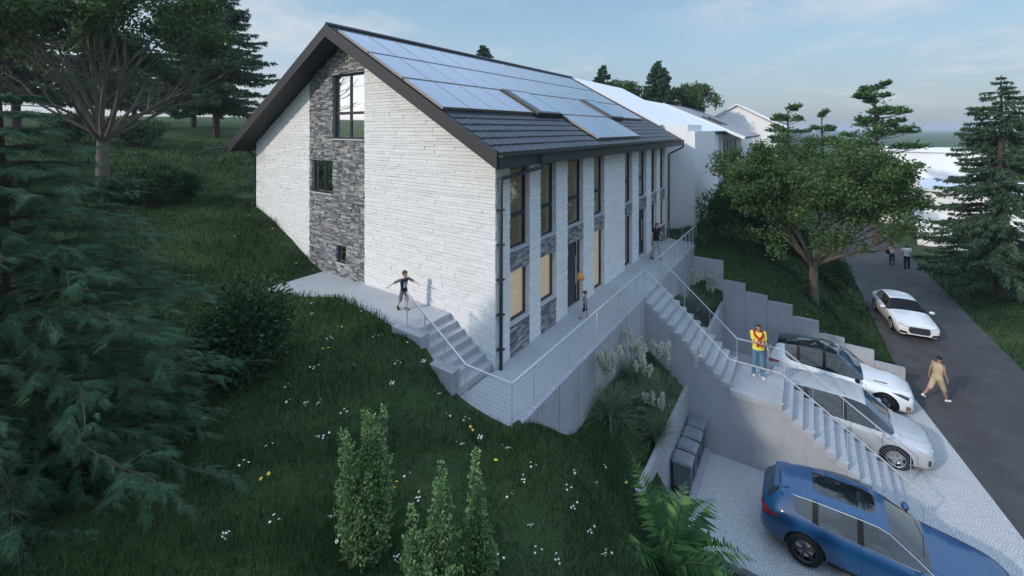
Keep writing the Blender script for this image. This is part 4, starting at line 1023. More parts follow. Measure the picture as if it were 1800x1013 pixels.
YE=[(480,410),(505,392),(515,400),(545,480),(300,665),(835,765),(872,822),(690,862),(1100,860),(465,860),(650,870),(575,620),(420,395),(1260,478),(1285,495),(1300,500),(1700,590),(1760,560),(1420,560)]
for i,(px,py) in enumerate(DA):
    p=ray_ground(px,py)
    if p is None or not bool(grassy(np.array([p[0]]),np.array([p[1]]))[0]): continue
    o=link('daisy_clump',fm[i%4]); o.location=p; o.rotation_euler=(0,0,i*2.1); o.scale=(.72,)*3; tag(o,'clump of small white daisies blooming in the dark lawn grass','flowers','white daisies in the lawn')
for i,(px,py) in enumerate(YE):
    p=ray_ground(px,py)
    if p is None or not bool(grassy(np.array([p[0]]),np.array([p[1]]))[0]): continue
    o=link('dandelion_clump',ym[i%2]); o.location=p; o.rotation_euler=(0,0,i*1.3); o.scale=(.85,)*3; tag(o,'few yellow dandelion flowers in the lawn grass','flowers','yellow dandelions in the lawn')
# fallen log on the meadow
lo=thing('fallen_log','thin fallen log lying on the meadow left of the roof eave','log',ray_ground(342,274)); q=Vector(ray_ground(412,262))-Vector(lo.location)
mb=MB(); mb.tube([(0,0,.12),q*.35+Vector((0,0,.2)),q*.7+Vector((.1,0,.24)),q+Vector((0,0,.25))],[.04,.07,.09,.1],8); mb.build('trunk',M['bark_dark'],lo,smooth=True)
mb=MB(); mb.tube([q*.4+Vector((0,0,.3)),q*.3+Vector((.1,.1,.75))],[.05,.015],5); mb.build('broken_branch',M['bark'],lo)
# ------------------------------------------------------------------ cars
def paint(name,col,metal=.0,rough=.3):
    k=N(name); p=k.pos(); f=k.noise(p,1.5,3); g=k.noise(p,40,2)
    c=k.mix(k.m('MULTIPLY',f,.18),col,tuple(x*.8 for x in col))
    return k.done(k.bsdf(c,k.m('ADD',rough,k.m('MULTIPLY',g,.06)),metal,.5,Coat_Weight=.8,Coat_Roughness=.06))
M['paint_blue']=paint('blue_paint',(.004,.06,.17),.12,.33); M['paint_white']=paint('white_paint',(.78,.79,.8)); M['paint_silver']=paint('silver_paint',(.5,.51,.535),.2,.38)
M['car_glass']=glassmat('car_glass',(.45,.5,.52),2.2,.02,1.5,.35,(.02,.03,.04)); M['car_glass_dark']=glassmat('tinted_car_glass',(.1,.12,.14),2.2,.02,1.5,.75,(.012,.018,.03))
M['screen_blue']=glassmat('windscreen_glass',(.3,.38,.45),1.7,.02,1.5,.65,(.03,.12,.22))
M['roof_glass']=glassmat('roof_glass',(.5,.55,.62),1.6,.02,1.5,.2,(.02,.03,.05)); M['screen_dark']=glassmat('tinted_windscreen',(.3,.33,.36),2.,.02,1.5,.45,(.02,.03,.04))
M['cabin']=plain('cabin_trim',(.05,.05,.055),.8); M['seat']=plain('pale_seat',(.5,.5,.5),.7)
M['alloy']=plain('alloy_rim',(.6,.61,.63),.3,.7); M['alloy_dark']=plain('dark_alloy_rim',(.07,.072,.08),.35,.6)
M['lamp']=plain('clear_headlamp',(.55,.58,.62),.12,.2); M['tail']=plain('red_tail_lamp',(.28,.015,.012),.2); M['chrome']=plain('chrome_trim',(.75,.75,.76),.2,.9); M['copper']=plain('copper_trim',(.35,.2,.1),.35,.6)
M['caliper']=plain('yellow_caliper',(.6,.42,.02),.5)
M['arch']=M['black']
SUV=[ # x, w_sill, w_max, z_sill, z_mid, z_belt, w_belt, z_edge, w_edge, z_center
 (2.40,.55,.64,.34,.52,.70,.55,.76,.40,.78),(2.30,.74,.82,.24,.54,.80,.70,.87,.52,.89),(2.05,.84,.92,.21,.60,.90,.79,.96,.60,.99),(1.55,.87,.96,.20,.66,.96,.83,1.02,.64,1.06),
 (1.02,.88,.965,.20,.70,1.0,.86,1.06,.68,1.10),(.90,.88,.965,.20,.70,1.01,.87,1.08,.72,1.12),(.18,.88,.965,.20,.72,1.04,.88,1.50,.62,1.56),(-.02,.88,.965,.20,.72,1.05,.88,1.555,.625,1.61),
 (-.30,.88,.965,.20,.73,1.05,.88,1.57,.63,1.63),(-.40,.88,.965,.20,.73,1.06,.88,1.57,.63,1.635),(-1.18,.88,.97,.20,.76,1.09,.88,1.55,.62,1.61),(-1.28,.88,.97,.20,.76,1.10,.88,1.545,.615,1.605),(-1.72,.87,.965,.22,.78,1.15,.87,1.50,.60,1.565),
 (-1.98,.85,.94,.24,.78,1.14,.83,1.45,.58,1.52),(-2.26,.80,.90,.28,.74,1.03,.76,1.08,.66,1.11),(-2.36,.74,.84,.32,.66,.93,.70,.97,.60,.99),(-2.42,.60,.70,.38,.6,.8,.58,.84,.48,.86)]
MPV=[(x+(.52 if 4<=i<=6 else .5 if i in(7,8,9) else .3 if i in (10,11) else .1 if i==12 else 0),a,b,c,d,e,f,g,h,j) for i,(x,a,b,c,d,e,f,g,h,j) in enumerate(SUV)]
def zsc(P,k): return [(x,a,b,c,d,e,f,g if g<1.2 else g*k,h,j if j<1.2 else j*k) for (x,a,b,c,d,e,f,g,h,j) in P]
SEDAN=[(2.32,.60,.68,.26,.45,.60,.58,.66,.42,.68),(2.22,.76,.83,.18,.48,.70,.72,.76,.54,.78),(1.9,.82,.89,.16,.52,.78,.77,.83,.58,.86),(1.4,.83,.90,.15,.57,.84,.79,.89,.62,.93),
 (.95,.84,.905,.15,.60,.87,.81,.92,.66,.96),(.84,.84,.905,.15,.60,.88,.82,.94,.69,.98),(.05,.84,.905,.15,.62,.91,.82,1.30,.57,1.36),(-.12,.84,.905,.15,.62,.91,.82,1.34,.575,1.39),(-.36,.84,.905,.15,.62,.92,.82,1.35,.575,1.41),(-.44,.84,.905,.15,.62,.92,.82,1.35,.575,1.41),
 (-1.12,.84,.905,.15,.64,.94,.82,1.31,.56,1.37),(-1.18,.84,.905,.16,.64,.94,.82,1.30,.555,1.365),(-1.45,.83,.90,.17,.65,.95,.81,1.25,.55,1.32),(-1.62,.83,.895,.18,.65,.95,.80,1.20,.54,1.28),(-2.1,.78,.85,.22,.62,.92,.72,.96,.60,1.0),(-2.24,.72,.80,.25,.56,.88,.68,.92,.56,.95),(-2.30,.58,.66,.3,.5,.74,.55,.8,.44,.83)]
def car(label,loc,rz,prof,mats,wheel_x,wheel_r,opts,name='parked_car'):
    o=thing(name,label,'car',loc,rz); pm,side,scr,roofm=mats
    secs=[]; vs=[];fs=[];ms=[]
    for (x,ws,wm,zs,zm,zb,wb_,ze,we,zc) in prof:
        half=[(0,zs),(ws*.93,zs),(ws*1.03,zs+.1),(wm,zm),(wm*.992,(zm+zb)/2+.03),(wb_,zb),(we,ze),(we*.62,ze+(zc-ze)*.7),(0,zc)]
        loop=half+[(-y,z) for (y,z) in half[-2:0:-1]]
        secs.append(len(vs)); vs+=[(x,y,z) for y,z in loop]
    m=len(loop); L=len(prof)
    mi={'p':0,'side':1,'scr':2,'roof':3,'dark':4}
    for i in range(L-1):
        for k_ in range(m):
            a,b=k_,(k_+1)%m; kk=min(k_,m-1-k_)      # strip index from the bottom centre
            mat=0
            if kk==5 and i in (5,6,7,8,10,12-1,): mat=1
            if kk==5 and i in (7,9): mat=1
            if kk==5 and i in (8,10): mat=4
            if kk==5 and i==12: mat=0
            if kk in (6,7) and i==5: mat=2
            if kk in (6,7) and i==opts['rear']: mat=1
            if kk in (6,7) and opts['roof'][0]<=i<opts['roof'][1]: mat=3 if (kk==7 or opts.get('fullroof')) else (0 if not opts.get('fullroof') else 3)
            if opts.get('fullroof') and kk==5 and i in (6,): mat=1
            if kk==0 : mat=4
            fs.append((secs[i]+a,secs[i]+b,secs[i+1]+b,secs[i+1]+a)); ms.append(mat)
    fs.append(tuple(range(secs[0],secs[0]+m))[::-1]); ms.append(0); fs.append(tuple(range(secs[-1],secs[-1]+m))); ms.append(0)
    me=bpy.data.meshes.new('car'); me.from_pydata(vs,[],fs); me.polygons.foreach_set('material_index',ms); me.update()
    bm=bmesh.new(); bm.from_mesh(me); bmesh.ops.recalc_face_normals(bm,faces=bm.faces)
    cl=bm.edges.layers.float.new('crease_edge')
    for e in bm.edges:
        mm={f.material_index for f in e.link_faces}
        if len(mm)>1: e[cl]=.75
    bm.to_mesh(me); bm.free()
    for q in (pm,side,scr,roofm,'black'): me.materials.append(M[q])
    tmp=bpy.data.objects.new('tmp',me); COL.objects.link(tmp)
    sm=tmp.modifiers.new('s','SUBSURF'); sm.levels=3; sm.render_levels=3
    cut=MB()
    for wx in wheel_x:
        for sg in (-1,1):
            n=28; vs2=[]
            for yy in (sg*.66,sg*1.2):
                for q in range(n):
                    t=2*math.pi*q/n; vs2.append((wx+(wheel_r+.055)*math.cos(t),yy,wheel_r+.01+(wheel_r+.055)*math.sin(t)))
            cut.add(vs2,[tuple(range(n)),tuple(range(n,2*n))[::-1]]+[(q,n+q,n+(q+1)%n,(q+1)%n) for q in range(n)])
    cm=cut.mesh(); bm=bmesh.new(); bm.from_mesh(cm); bmesh.ops.recalc_face_normals(bm,faces=bm.faces); bm.to_mesh(cm); bm.free(); cm.materials.append(M['black'])
    co=bpy.data.objects.new('cut',cm); COL.objects.link(co)
    bo=tmp.modifiers.new('b','BOOLEAN'); bo.object=co; bo.operation='DIFFERENCE'; bo.solver='EXACT'
    try: bo.material_mode='TRANSFER'
    except Exception: pass
    dg=bpy.context.evaluated_depsgraph_get(); ev=bpy.data.meshes.new_from_object(tmp.evaluated_get(dg))
    bpy.data.objects.remove(tmp); bpy.data.objects.remove(co)
    bvh=BVHTree.FromPolygons([v.co[:] for v in ev.vertices],[p.vertices[:] for p in ev.polygons])
    names=[mt.name if mt else 'black_plastic' for mt in ev.materials]; names+=['black_plastic']*(1+max(p.material_index for p in ev.polygons)-len(names))
    def sub(matset,nm,pred=None):
        bm=bmesh.new(); bm.from_mesh(ev)
        kill=[f for f in bm.faces if (names[f.material_index] not in matset) or (pred and not pred(f.calc_center_median()))]
        bmesh.ops.delete(bm,geom=kill,context='FACES'); m2=bpy.data.meshes.new(nm)
        if not bm.faces: bm.free(); return None
        bm.to_mesh(m2); bm.free()
        for q in names: m2.materials.append(bpy.data.materials.get(q))
        ob=link(nm,m2,o); m2.polygons.foreach_set('use_smooth',[True]*len(m2.polygons))
        try: m2.set_sharp_from_angle(angle=R(35))
        except Exception: pass
        return ob
    n_=lambda k_:M[k_].name
    roofset={n_(roofm)} if roofm not in (pm,) else set()
    body=sub({n_(pm),n_('black')},'body')
    xm=(prof[5][0]+prof[6][0])/2
    if side!=scr:
        sub({n_(scr)},'windscreen')
        sub({n_(side)},'side_window',lambda c:c.y>.0 and c.x>prof[13][0]+.02); sub({n_(side)},'side_window',lambda c:c.y<=0 and c.x>prof[13][0]+.02); sub({n_(side)},'rear_window',lambda c:c.x<=prof[13][0]+.02)
    if roofset: sub(roofset,'glass_roof')
    # dark cabin inside
    # things laid on the skin
    def stick(axis,poly,nm,mat,parent=body,off=.006,thick=.012,sgn=1,res=5,smooth=True):
        """polygon given in two coordinates, projected along an axis onto the body surface"""
        bm=bmesh.new(); vs=[bm.verts.new((p[0],p[1],0)) for p in poly]; f=bm.faces.new(vs)
        bmesh.ops.triangulate(bm,faces=[f]); 
        for _ in range(3): bmesh.ops.subdivide_edges(bm,edges=[e for e in bm.edges if e.calc_length()>.06],cuts=1,use_grid_fill=True); bmesh.ops.triangulate(bm,faces=bm.faces[:])
        ok=True
        for v in bm.verts:
            a,b=v.co.x,v.co.y
            if axis=='x': org,dr=Vector((sgn*4,a,b)),Vector((-sgn,0,0))
            elif axis=='y': org,dr=Vector((a,sgn*3,b)),Vector((0,-sgn,0))
            else: org,dr=Vector((a,b,4)),Vector((0,0,-1))
            h,nn,_,_=bvh.ray_cast(org,dr)
            if h is None: h,nn,_,_=bvh.find_nearest(org+dr*2.2)
            if nn.dot(dr)>0: nn=-nn
            v.co=h+nn*off*.5-dr*off
        g=bmesh.ops.solidify(bm,geom=bm.faces[:],thickness=thick) if thick else None
        bmesh.ops.recalc_face_normals(bm,faces=bm.faces)
        m2=bpy.data.meshes.new(nm); bm.to_mesh(m2); bm.free(); ob=link(nm,m2,parent,M[mat]); m2.polygons.foreach_set('use_smooth',[False]*len(m2.polygons)); return ob
    def strip(axis,pts,w,nm,mat,parent=body,sgn=1,off=.004,thick=.004):
        for (a,b) in zip(pts,pts[1:]):
            pass
        # one ribbon along the polyline
        mb=MB(); V_=[];n=0
        P2=[]
        for (a,b) in zip(pts,pts[1:]):
            q=max(2,int(math.hypot(b[0]-a[0],b[1]-a[1])/.06))
            P2+=[(a[0]+(b[0]-a[0])*i/q,a[1]+(b[1]-a[1])*i/q) for i in range(q)]
        P2.append(pts[-1]); pv=[]
        for (a,b) in P2:
            if axis=='y': org,dr=Vector((a,sgn*3,b)),Vector((0,-sgn,0))
            elif axis=='z': org,dr=Vector((a,b,4)),Vector((0,0,-1))
            else: org,dr=Vector((sgn*4,a,b)),Vector((-sgn,0,0))
            h,nn,_,_=bvh.ray_cast(org,dr)
            if h is not None: pv.append(h)
        if len(pv)>1: mb.tube(pv,w,4); return mb.build(nm,M[mat],parent)
    for sg in (-1,1):
        # shut lines of the doors, handles
        d=opts['doors']
        strip('y',[(d[0],.34),(d[0]+.02,.6),(d[0]-.02,prof[5][5]-.03)],.0045,'door_gap','black',sgn=sg)
        strip('y',[(d[1],.34),(d[1],prof[8][5]-.02)],.0045,'door_gap','black',sgn=sg)
        strip('y',[(d[2]+.22,.40),(d[2]+.12,.62),(d[2]-.08,prof[11][5]-.04)],.0045,'door_gap','black',sgn=sg)
        strip('y',[(d[0],.335),(d[2]+.24,.345)],.0045,'door_gap','black',sgn=sg)
        for hx in (d[1]+.12,d[2]+.22): stick('y',[(hx,prof[8][5]-.15),(hx+.19,prof[8][5]-.155),(hx+.19,prof[8][5]-.125),(hx,prof[8][5]-.12)],'door_handle',opts.get('handle',pm),sgn=sg,off=.02,thick=.015)
        # sills
        stick('y',[(wheel_x[1]+wheel_r+.08,prof[6][3]+.04),(wheel_x[0]-wheel_r-.08,prof[6][3]+.04),(wheel_x[0]-wheel_r-.08,prof[6][3]+.11),(wheel_x[1]+wheel_r+.08,prof[6][3]+.11)],'sill_trim','black',sgn=sg,off=.006)
        # mirrors
        mx=prof[5][0]-.22; mz=prof[5][5]+.07
        mb=MB(); mb.ell((mx,sg*(prof[5][2]+.12),mz),(.085,.125,.075),sub=3); mi_=mb.build('mirror',M[opts.get('mirror',pm)],o,smooth=True)
        mb=MB(); mb.tube([(mx+.02,sg*(prof[5][6]-.02),mz-.06),(mx,sg*(prof[5][2]+.04),mz-.03)],.022,6); mb.build('mirror_arm',M['black'],mi_)
    for sg in (-1,1): strip('z',[(prof[5][0]+.03,sg*.70),(1.6,sg*.68),(2.1,sg*.58),(2.26,sg*.4)],.004,'bonnet_gap','black')
    strip('z',[(2.26,-.4),(2.29,0),(2.26,.4)],.004,'bonnet_gap','black')
    for sg in (-1,1): strip('z',[(prof[5][0]-.03,sg*.05+.25*(sg<0)),(prof[5][0]-.12,sg*.55)],.008,'wiper','black')
    if opts.get('chrome'):
        for sg in (-1,1):
            strip('y',[(q[0],q[5]+.0) for q in prof[5:13]]+[(prof[12][0]-.03,(prof[12][5]+prof[12][7])/2)]+[(q[0],q[7]-.035) for q in prof[12:5:-1]]+[(prof[5][0],prof[5][5]+.01)],.008,'window_trim','chrome',sgn=sg)
    for fn in opts['extra']: fn(stick,strip,o,body)
    # wheels
    def wheel(x,sg):
        w=bpy.data.objects.new('wheel',None); COL.objects.link(w); w.parent=o; w.location=(x,sg*opts['track'],wheel_r); r=wheel_r
        if sg<0: w.rotation_euler=(0,0,math.pi)
        mb=MB(); mb.lathe([(r*.66,.105),(r*.72,.115),(r*.9,.118),(r*.97,.1),(r,.06),(r,-.06),(r*.97,-.1),(r*.7,-.11)],'y',36); mb.build('tyre',M['rubber'],w,smooth=True)
        rm=opts['rim']; mb=MB(); mb.lathe([(r*.70,.112),(r*.67,.112),(r*.63,.09),(r*.62,-.02),(r*.3,-.03),(.0,-.03)],'y',36,1); mb.lathe([(r*.16,.05),(r*.14,.085),(0,.088)],'y',14,0)
        ns=opts.get('spokes',5)
        for i in range(ns):
            t0=2*math.pi*i/ns
            for dt in ((-.13,.13) if ns==5 else (0,)):
                a0=t0+dt*.5;a1=t0+dt*1.25; wd=.035 if ns==5 else .045
                p=[(r*.12*math.cos(a0),.07,r*.12*math.sin(a0)),(r*.66*math.cos(a1),.1,r*.66*math.sin(a1))]
                mb.tube([p[0],p[1]],[wd*r/.36*.55,wd*r/.36*.5],4,0)
        mb.lathe([(r*.68,.105),(r*.66,.118),(r*.62,.105)],'y',36,0)
        rr=mb.build('rim',[M[rm],M['black']],w,smooth=False)
        if opts.get('caliper'):
            mb=MB(); 
            for q in range(5):
                t=2.4+.16*q; mb.ell((r*.47*math.cos(t),.0,r*.47*math.sin(t)),(.045,.03,.045),sub=1)
            mb.build('brake_caliper',M['caliper'],w)
        mb=MB(); mb.lathe([(r*.5,.02),(r*.5,.0),(r*.1,.0)],'y',24); mb.build('brake_disc',M['alloy'],w)
    for x in wheel_x:
        for sg in (-1,1): wheel(x,sg)
    # seats seen through the glass
    for (sx,sy) in ((.05,.36),(.05,-.36),(-.9,.36),(-.9,-.36)):
        mb=MB(); z0=prof[6][5]-.5
        mb.ell((sx-.02,sy,z0+.12),(.26,.24,.1),sub=2); mb.ell((sx-.3,sy,z0+.42),(.09,.22,.34),sub=2); mb.ell((sx-.36,sy,z0+.82),(.06,.12,.1),sub=2)
        mb.build('seat',M[opts.get('seats','cabin')],o,smooth=True)
    mb=MB(); mb.ell((.72,0,prof[5][5]-.1),(.25,.78,.14)); mb.build('dashboard',M['cabin'],o,smooth=True)
    mb=MB(); mb.box(-2.0,.9,-.78,.78,.34,.40); mb.build('cabin_floor',M['cabin'],o)
    if not opts.get('open_cabin'): pass
    return o
S1=(SUV,)
def lamps_blue(stick,strip,o,body):
    for sg in (-1,1):
        a,b=sorted((sg*.30,sg*.80)); s=sg
        stick('x',[(s*.42,.86),(s*.82,.90),(s*.84,.97),(s*.45,.93)],'tail_light','tail',sgn=-1,off=.012)
        stick('y',[(-2.33,.86),(-2.02,.93),(-2.02,.965),(-2.3,.945)],'tail_light','tail',sgn=sg,off=.01)
        stick('x',[(s*.45,.62),(s*.72,.66),(s*.7,.76),(s*.47,.72)],'headlight','lamp',sgn=1,off=.01)
        stick('x',[(s*.4,.36),(s*.72,.36),(s*.72,.44),(s*.4,.44)],'bumper_reflector','tail',sgn=-1,off=.01)
    stick('x',[(-.42,.895),(.42,.895),(.42,.935),(-.42,.935)],'light_bar','tail',sgn=-1,off=.01)
    stick('x',[(-.45,.34),(.45,.34),(.45,.56),(-.45,.56)],'grille','black',sgn=1,off=.01)
    strip('z',[(-.25,.0),(-.25,.38)],.012,'roof_bar','black'); strip('z',[(-.25,.0),(-.25,-.38)],.012,'roof_bar','black')
    mb=MB(); mb.prism([(-1.78,1.43),(-2.08,1.37),(-2.12,1.385),(-1.8,1.475)],'y',-.5,.5); fixn(mb.build('roof_spoiler',M['paint_blue'],o))
def lamps_white(stick,strip,o,body):
    for sg in (-1,1):
        s=sg
        stick('x',[(s*.40,.70),(s*.70,.74),(s*.68,.82),(s*.42,.79)],'headlight','lamp',sgn=1,off=.01)
        stick('y',[(2.18,.72),(1.95,.80),(1.72,.885),(1.98,.87),(2.22,.80)],'headlight','alloy_dark',sgn=sg,off=.008)
        stick('y',[(2.24,.30),(2.1,.31),(2.12,.50),(2.25,.47)],'bumper_vent','copper',sgn=sg,off=.008)
        stick('y',[(-2.3,.88),(-1.9,.95),(-1.9,1.02),(-2.26,.99)],'tail_light','tail',sgn=sg,off=.01)
        stick('z',[(1.62,s*.50),(1.22,s*.58),(1.18,s*.64),(1.58,s*.58)],'bonnet_vent','copper',sgn=1,off=.008)
        stick('y',[(.86,.80),(.05,.72),(.05,.745),(.84,.845)],'door_trim','copper',sgn=sg,off=.006)
    stick('x',[(-.38,.60),(.38,.60),(.38,.70),(-.38,.70)],'grille','black',sgn=1,off=.012)
    stick('x',[(-.5,.36),(.5,.36),(.46,.48),(-.46,.48)],'lower_grille','black',sgn=1,off=.012)
def lamps_silver(stick,strip,o,body):
    for sg in (-1,1):
        s=sg
        stick('x',[(s*.34,.70),(s*.72,.76),(s*.70,.82),(s*.36,.77)],'headlight','lamp',sgn=1,off=.01)
        stick('y',[(2.2,.74),(1.95,.81),(1.78,.87),(2.0,.86),(2.22,.80)],'headlight','lamp',sgn=sg,off=.008)
        stick('y',[(2.26,.36),(2.19,.36),(2.19,.56),(2.26,.55)],'fog_light','alloy_dark',sgn=sg,off=.008)
        stick('y',[(-2.3,.86),(-1.95,.95),(-1.95,1.02),(-2.26,.99)],'tail_light','tail',sgn=sg,off=.01)
    stick('x',[(-.34,.50),(.34,.50),(.36,.64),(-.36,.64)],'grille','alloy_dark',sgn=1,off=.012)
def lamps_sedan(stick,strip,o,body):
    for sg in (-1,1):
        s=sg
        stick('x',[(s*.38,.60),(s*.74,.645),(s*.78,.72),(s*.74,.735),(s*.42,.665)],'headlight','lamp',sgn=1,off=.012)
        stick('x',[(s*.46,.28),(s*.76,.29),(s*.75,.40),(s*.5,.37)],'fog_light','black',sgn=1,off=.012)
        stick('y',[(-2.25,.68),(-1.95,.72),(-1.95,.82),(-2.25,.8)],'tail_light','tail',sgn=sg,off=.01)
    g=stick('x',[(-.36,.34),(.36,.34),(.42,.46),(.38,.655),(-.38,.655),(-.42,.46)],'grille','alloy_dark',sgn=1,off=.012)
    strip('x',[(-.36,.34),(.36,.34),(.42,.46),(.38,.655),(-.38,.655),(-.42,.46),(-.36,.34)],.012,'grille_surround','chrome',sgn=1)
    for z in (.40,.46,.52,.58): strip('x',[(-.38,z),(.38,z)],.005,'grille_bar','chrome',sgn=1)
DN=-math.pi/2
z_=park_z(-8.)
car('blue SUV with panoramic roof and dark alloy wheels parked left of the staircase',(4.93,-8.0,park_z(-8)+.0),DN,zsc(SUV,.97),('paint_blue','car_glass','screen_dark','roof_glass'),(1.45,-1.45),.375,dict(rear=13,roof=(7,11),doors=(.95,-.35,-1.22),track=.845,rim='alloy_dark',spokes=5,caliper=True,chrome=True,seats='seat',extra=[lamps_blue]))
car('silver grey SUV parked directly right of the staircase',(10.2,-7.5,park_z(-7.6)),DN,zsc(MPV,1.1),('paint_silver','car_glass_dark','screen_blue','paint_silver'),(1.42,-1.38),.36,dict(rear=13,roof=(0,0),doors=(1.4,.15,-.9),track=.85,rim='alloy',spokes=5,extra=[lamps_silver]))
car('white SUV with black glass roof parked beside the stepped retaining wall',(13.45,-7.52,park_z(-7.6)),DN,zsc(SUV,1.11),('paint_white','car_glass','screen_blue','car_glass_dark'),(1.48,-1.45),.39,dict(rear=13,roof=(6,13),fullroof=True,doors=(.95,-.35,-1.22),track=.845,rim='alloy_dark',spokes=5,mirror='black',extra=[lamps_white]))
car('white saloon car with dark windows driving down the asphalt road',(22.9,-10.92,ROADZ+.003),math.pi+.149,SEDAN,('paint_white','car_glass_dark','car_glass_dark','paint_white'),(1.38,-1.36),.325,dict(rear=13,roof=(0,0),doors=(.9,-.38,-1.16),track=.79,rim='alloy',spokes=5,extra=[lamps_sedan]),name='car')
# ------------------------------------------------------------------ bins
M['bin_lid']=plain('bin_lid_plastic',(.2,.215,.24),.45,0,.4,.12)
M['bin']=plain('bin_plastic',(.11,.12,.14),.5,0,.4,.15)
def bin_():
    o=thing('wheelie_bin','x','bin',(0,0,0)); mb=MB()
    vs=[]
    for (w,d,z) in ((.22,.22,.04),(.225,.23,.1),(.262,.27,.86),(.275,.285,.90)):
        vs+=[(-w,-d,z),(w,-d,z),(w,d,z),(-w,d,z)]
    fs=[(0,3,2,1)]+[(i*4+k_,i*4+(k_+1)%4,(i+1)*4+(k_+1)%4,(i+1)*4+k_) for i in range(3) for k_ in range(4)]+[(12,13,14,15)]
    mb.add(vs,fs); mb.box(-.17,.17,-.262,-.245,.2,.75)
    mb.build('body',M['bin'],o)
    mb=MB(); vs=[]
    for (w,d,z,dy) in ((.285,.30,.885,0),(.285,.30,.93,0),(.25,.25,.985,.03)): vs+=[(-w,-d+dy,z),(w,-d+dy,z),(w,d,z),(-w,d,z)]
    mb.add(vs,[(0,3,2,1),(8,9,10,11)]+[(i*4+k_,i*4+(k_+1)%4,(i+1)*4+(k_+1)%4,(i+1)*4+k_) for i in range(2) for k_ in range(4)])
    for x in (-.15,.0,.15): mb.box(x-.02,x+.02,-.2,.26,.985,.997)
    mb.tube([(-.24,.33,.92),(.24,.33,.92)],.018,6); mb.build('lid',M['bin_lid'],o)
    for s in (-1,1):
        mb=MB(); mb.lathe([(.0,-.025),(.09,-.025),(.1,-.01),(.1,.01),(.09,.025),(.0,.025)],'x',16,c=(s*.25,.2,.1)); mb.build('wheel',M['rubber'],o)
    return o
b0=bin_()
for i,(x,lb) in enumerate(((4.68,'dark grey wheelie bin nearest the fern, first of the four by the planter wall'),(5.32,'dark grey wheelie bin directly behind the one nearest the fern'),(5.96,'dark grey wheelie bin second from the staircase wall'),(6.58,'dark grey wheelie bin standing in the corner against the staircase wall'))):
    o=b0 if i==0 else copy_tree(b0)
    o.location=(x,-3.54,-4.8+.05+.1); o.rotation_euler=(0,0,[.04,-.03,.02,-.02][i]); o.scale=(.9,.92,1.02); tag(o,lb,'bin','wheelie bins along the planter wall')
mb=MB(); mb.bbox(4.2,6.92,-3.9,-3.22,-4.95,-4.66,.015); tag(mb.build('bin_plinth',M['concrete']),'low concrete plinth under the four wheelie bins','plinth')
# ------------------------------------------------------------------ people
def flat(name,col,rough=.8,var=.12): return plain(name,col,rough,0,.25,var,14)
M['skin']=flat('skin',(.52,.32,.23),.55,.06); M['skin_dark']=flat('tanned_skin',(.36,.2,.13),.55,.06)
M['hair_brown']=flat('brown_hair',(.06,.035,.02),.6,.3); M['hair_black']=flat('black_hair',(.014,.011,.01),.5,.3); M['hair_red']=flat('auburn_hair',(.14,.06,.028),.6,.3)
M['denim']=flat('blue_denim',(.10,.22,.33),.9,.35); M['denim_dark']=flat('dark_denim',(.025,.05,.085),.9,.3); M['navy']=flat('navy_cotton',(.018,.025,.045)); M['grey_cloth']=flat('grey_cotton',(.16,.17,.18)); M['black_cloth']=flat('black_cotton',(.014,.014,.016))
M['yellow_cloth']=flat('yellow_shirt',(.78,.66,.09)); M['red_cloth']=flat('red_knit',(.42,.022,.018)); M['beige']=flat('beige_cotton',(.46,.37,.24)); M['white_cloth']=flat('white_cotton',(.72,.71,.69)); M['pink']=flat('pink_shoe',(.55,.13,.16)); M['shoe_white']=flat('white_shoe',(.7,.7,.68)); M['shoe_black']=flat('black_shoe',(.02,.02,.02)); M['cream']=flat('cream_top',(.62,.6,.55))
def remesh(mb,vox,smooth=2):
    me=mb.mesh(); ob=bpy.data.objects.new('t',me); COL.objects.link(ob)
    r=ob.modifiers.new('r','REMESH'); r.mode='VOXEL'; r.voxel_size=vox; r.adaptivity=0
    if smooth:
        s=ob.modifiers.new('s','SMOOTH'); s.iterations=smooth; s.factor=.5
    dg=bpy.context.evaluated_depsgraph_get(); m2=bpy.data.meshes.new_from_object(ob.evaluated_get(dg)); bpy.data.objects.remove(ob)
    return m2
def cap(mb,a,b,r0,r1,n=10,flat=1.0):
    """tapered limb with round ends"""
    mb.tube([a,b],[r0,r1],n); mb.ell(a,(r0,r0,r0),sub=2); mb.ell(b,(r1,r1,r1),sub=2)
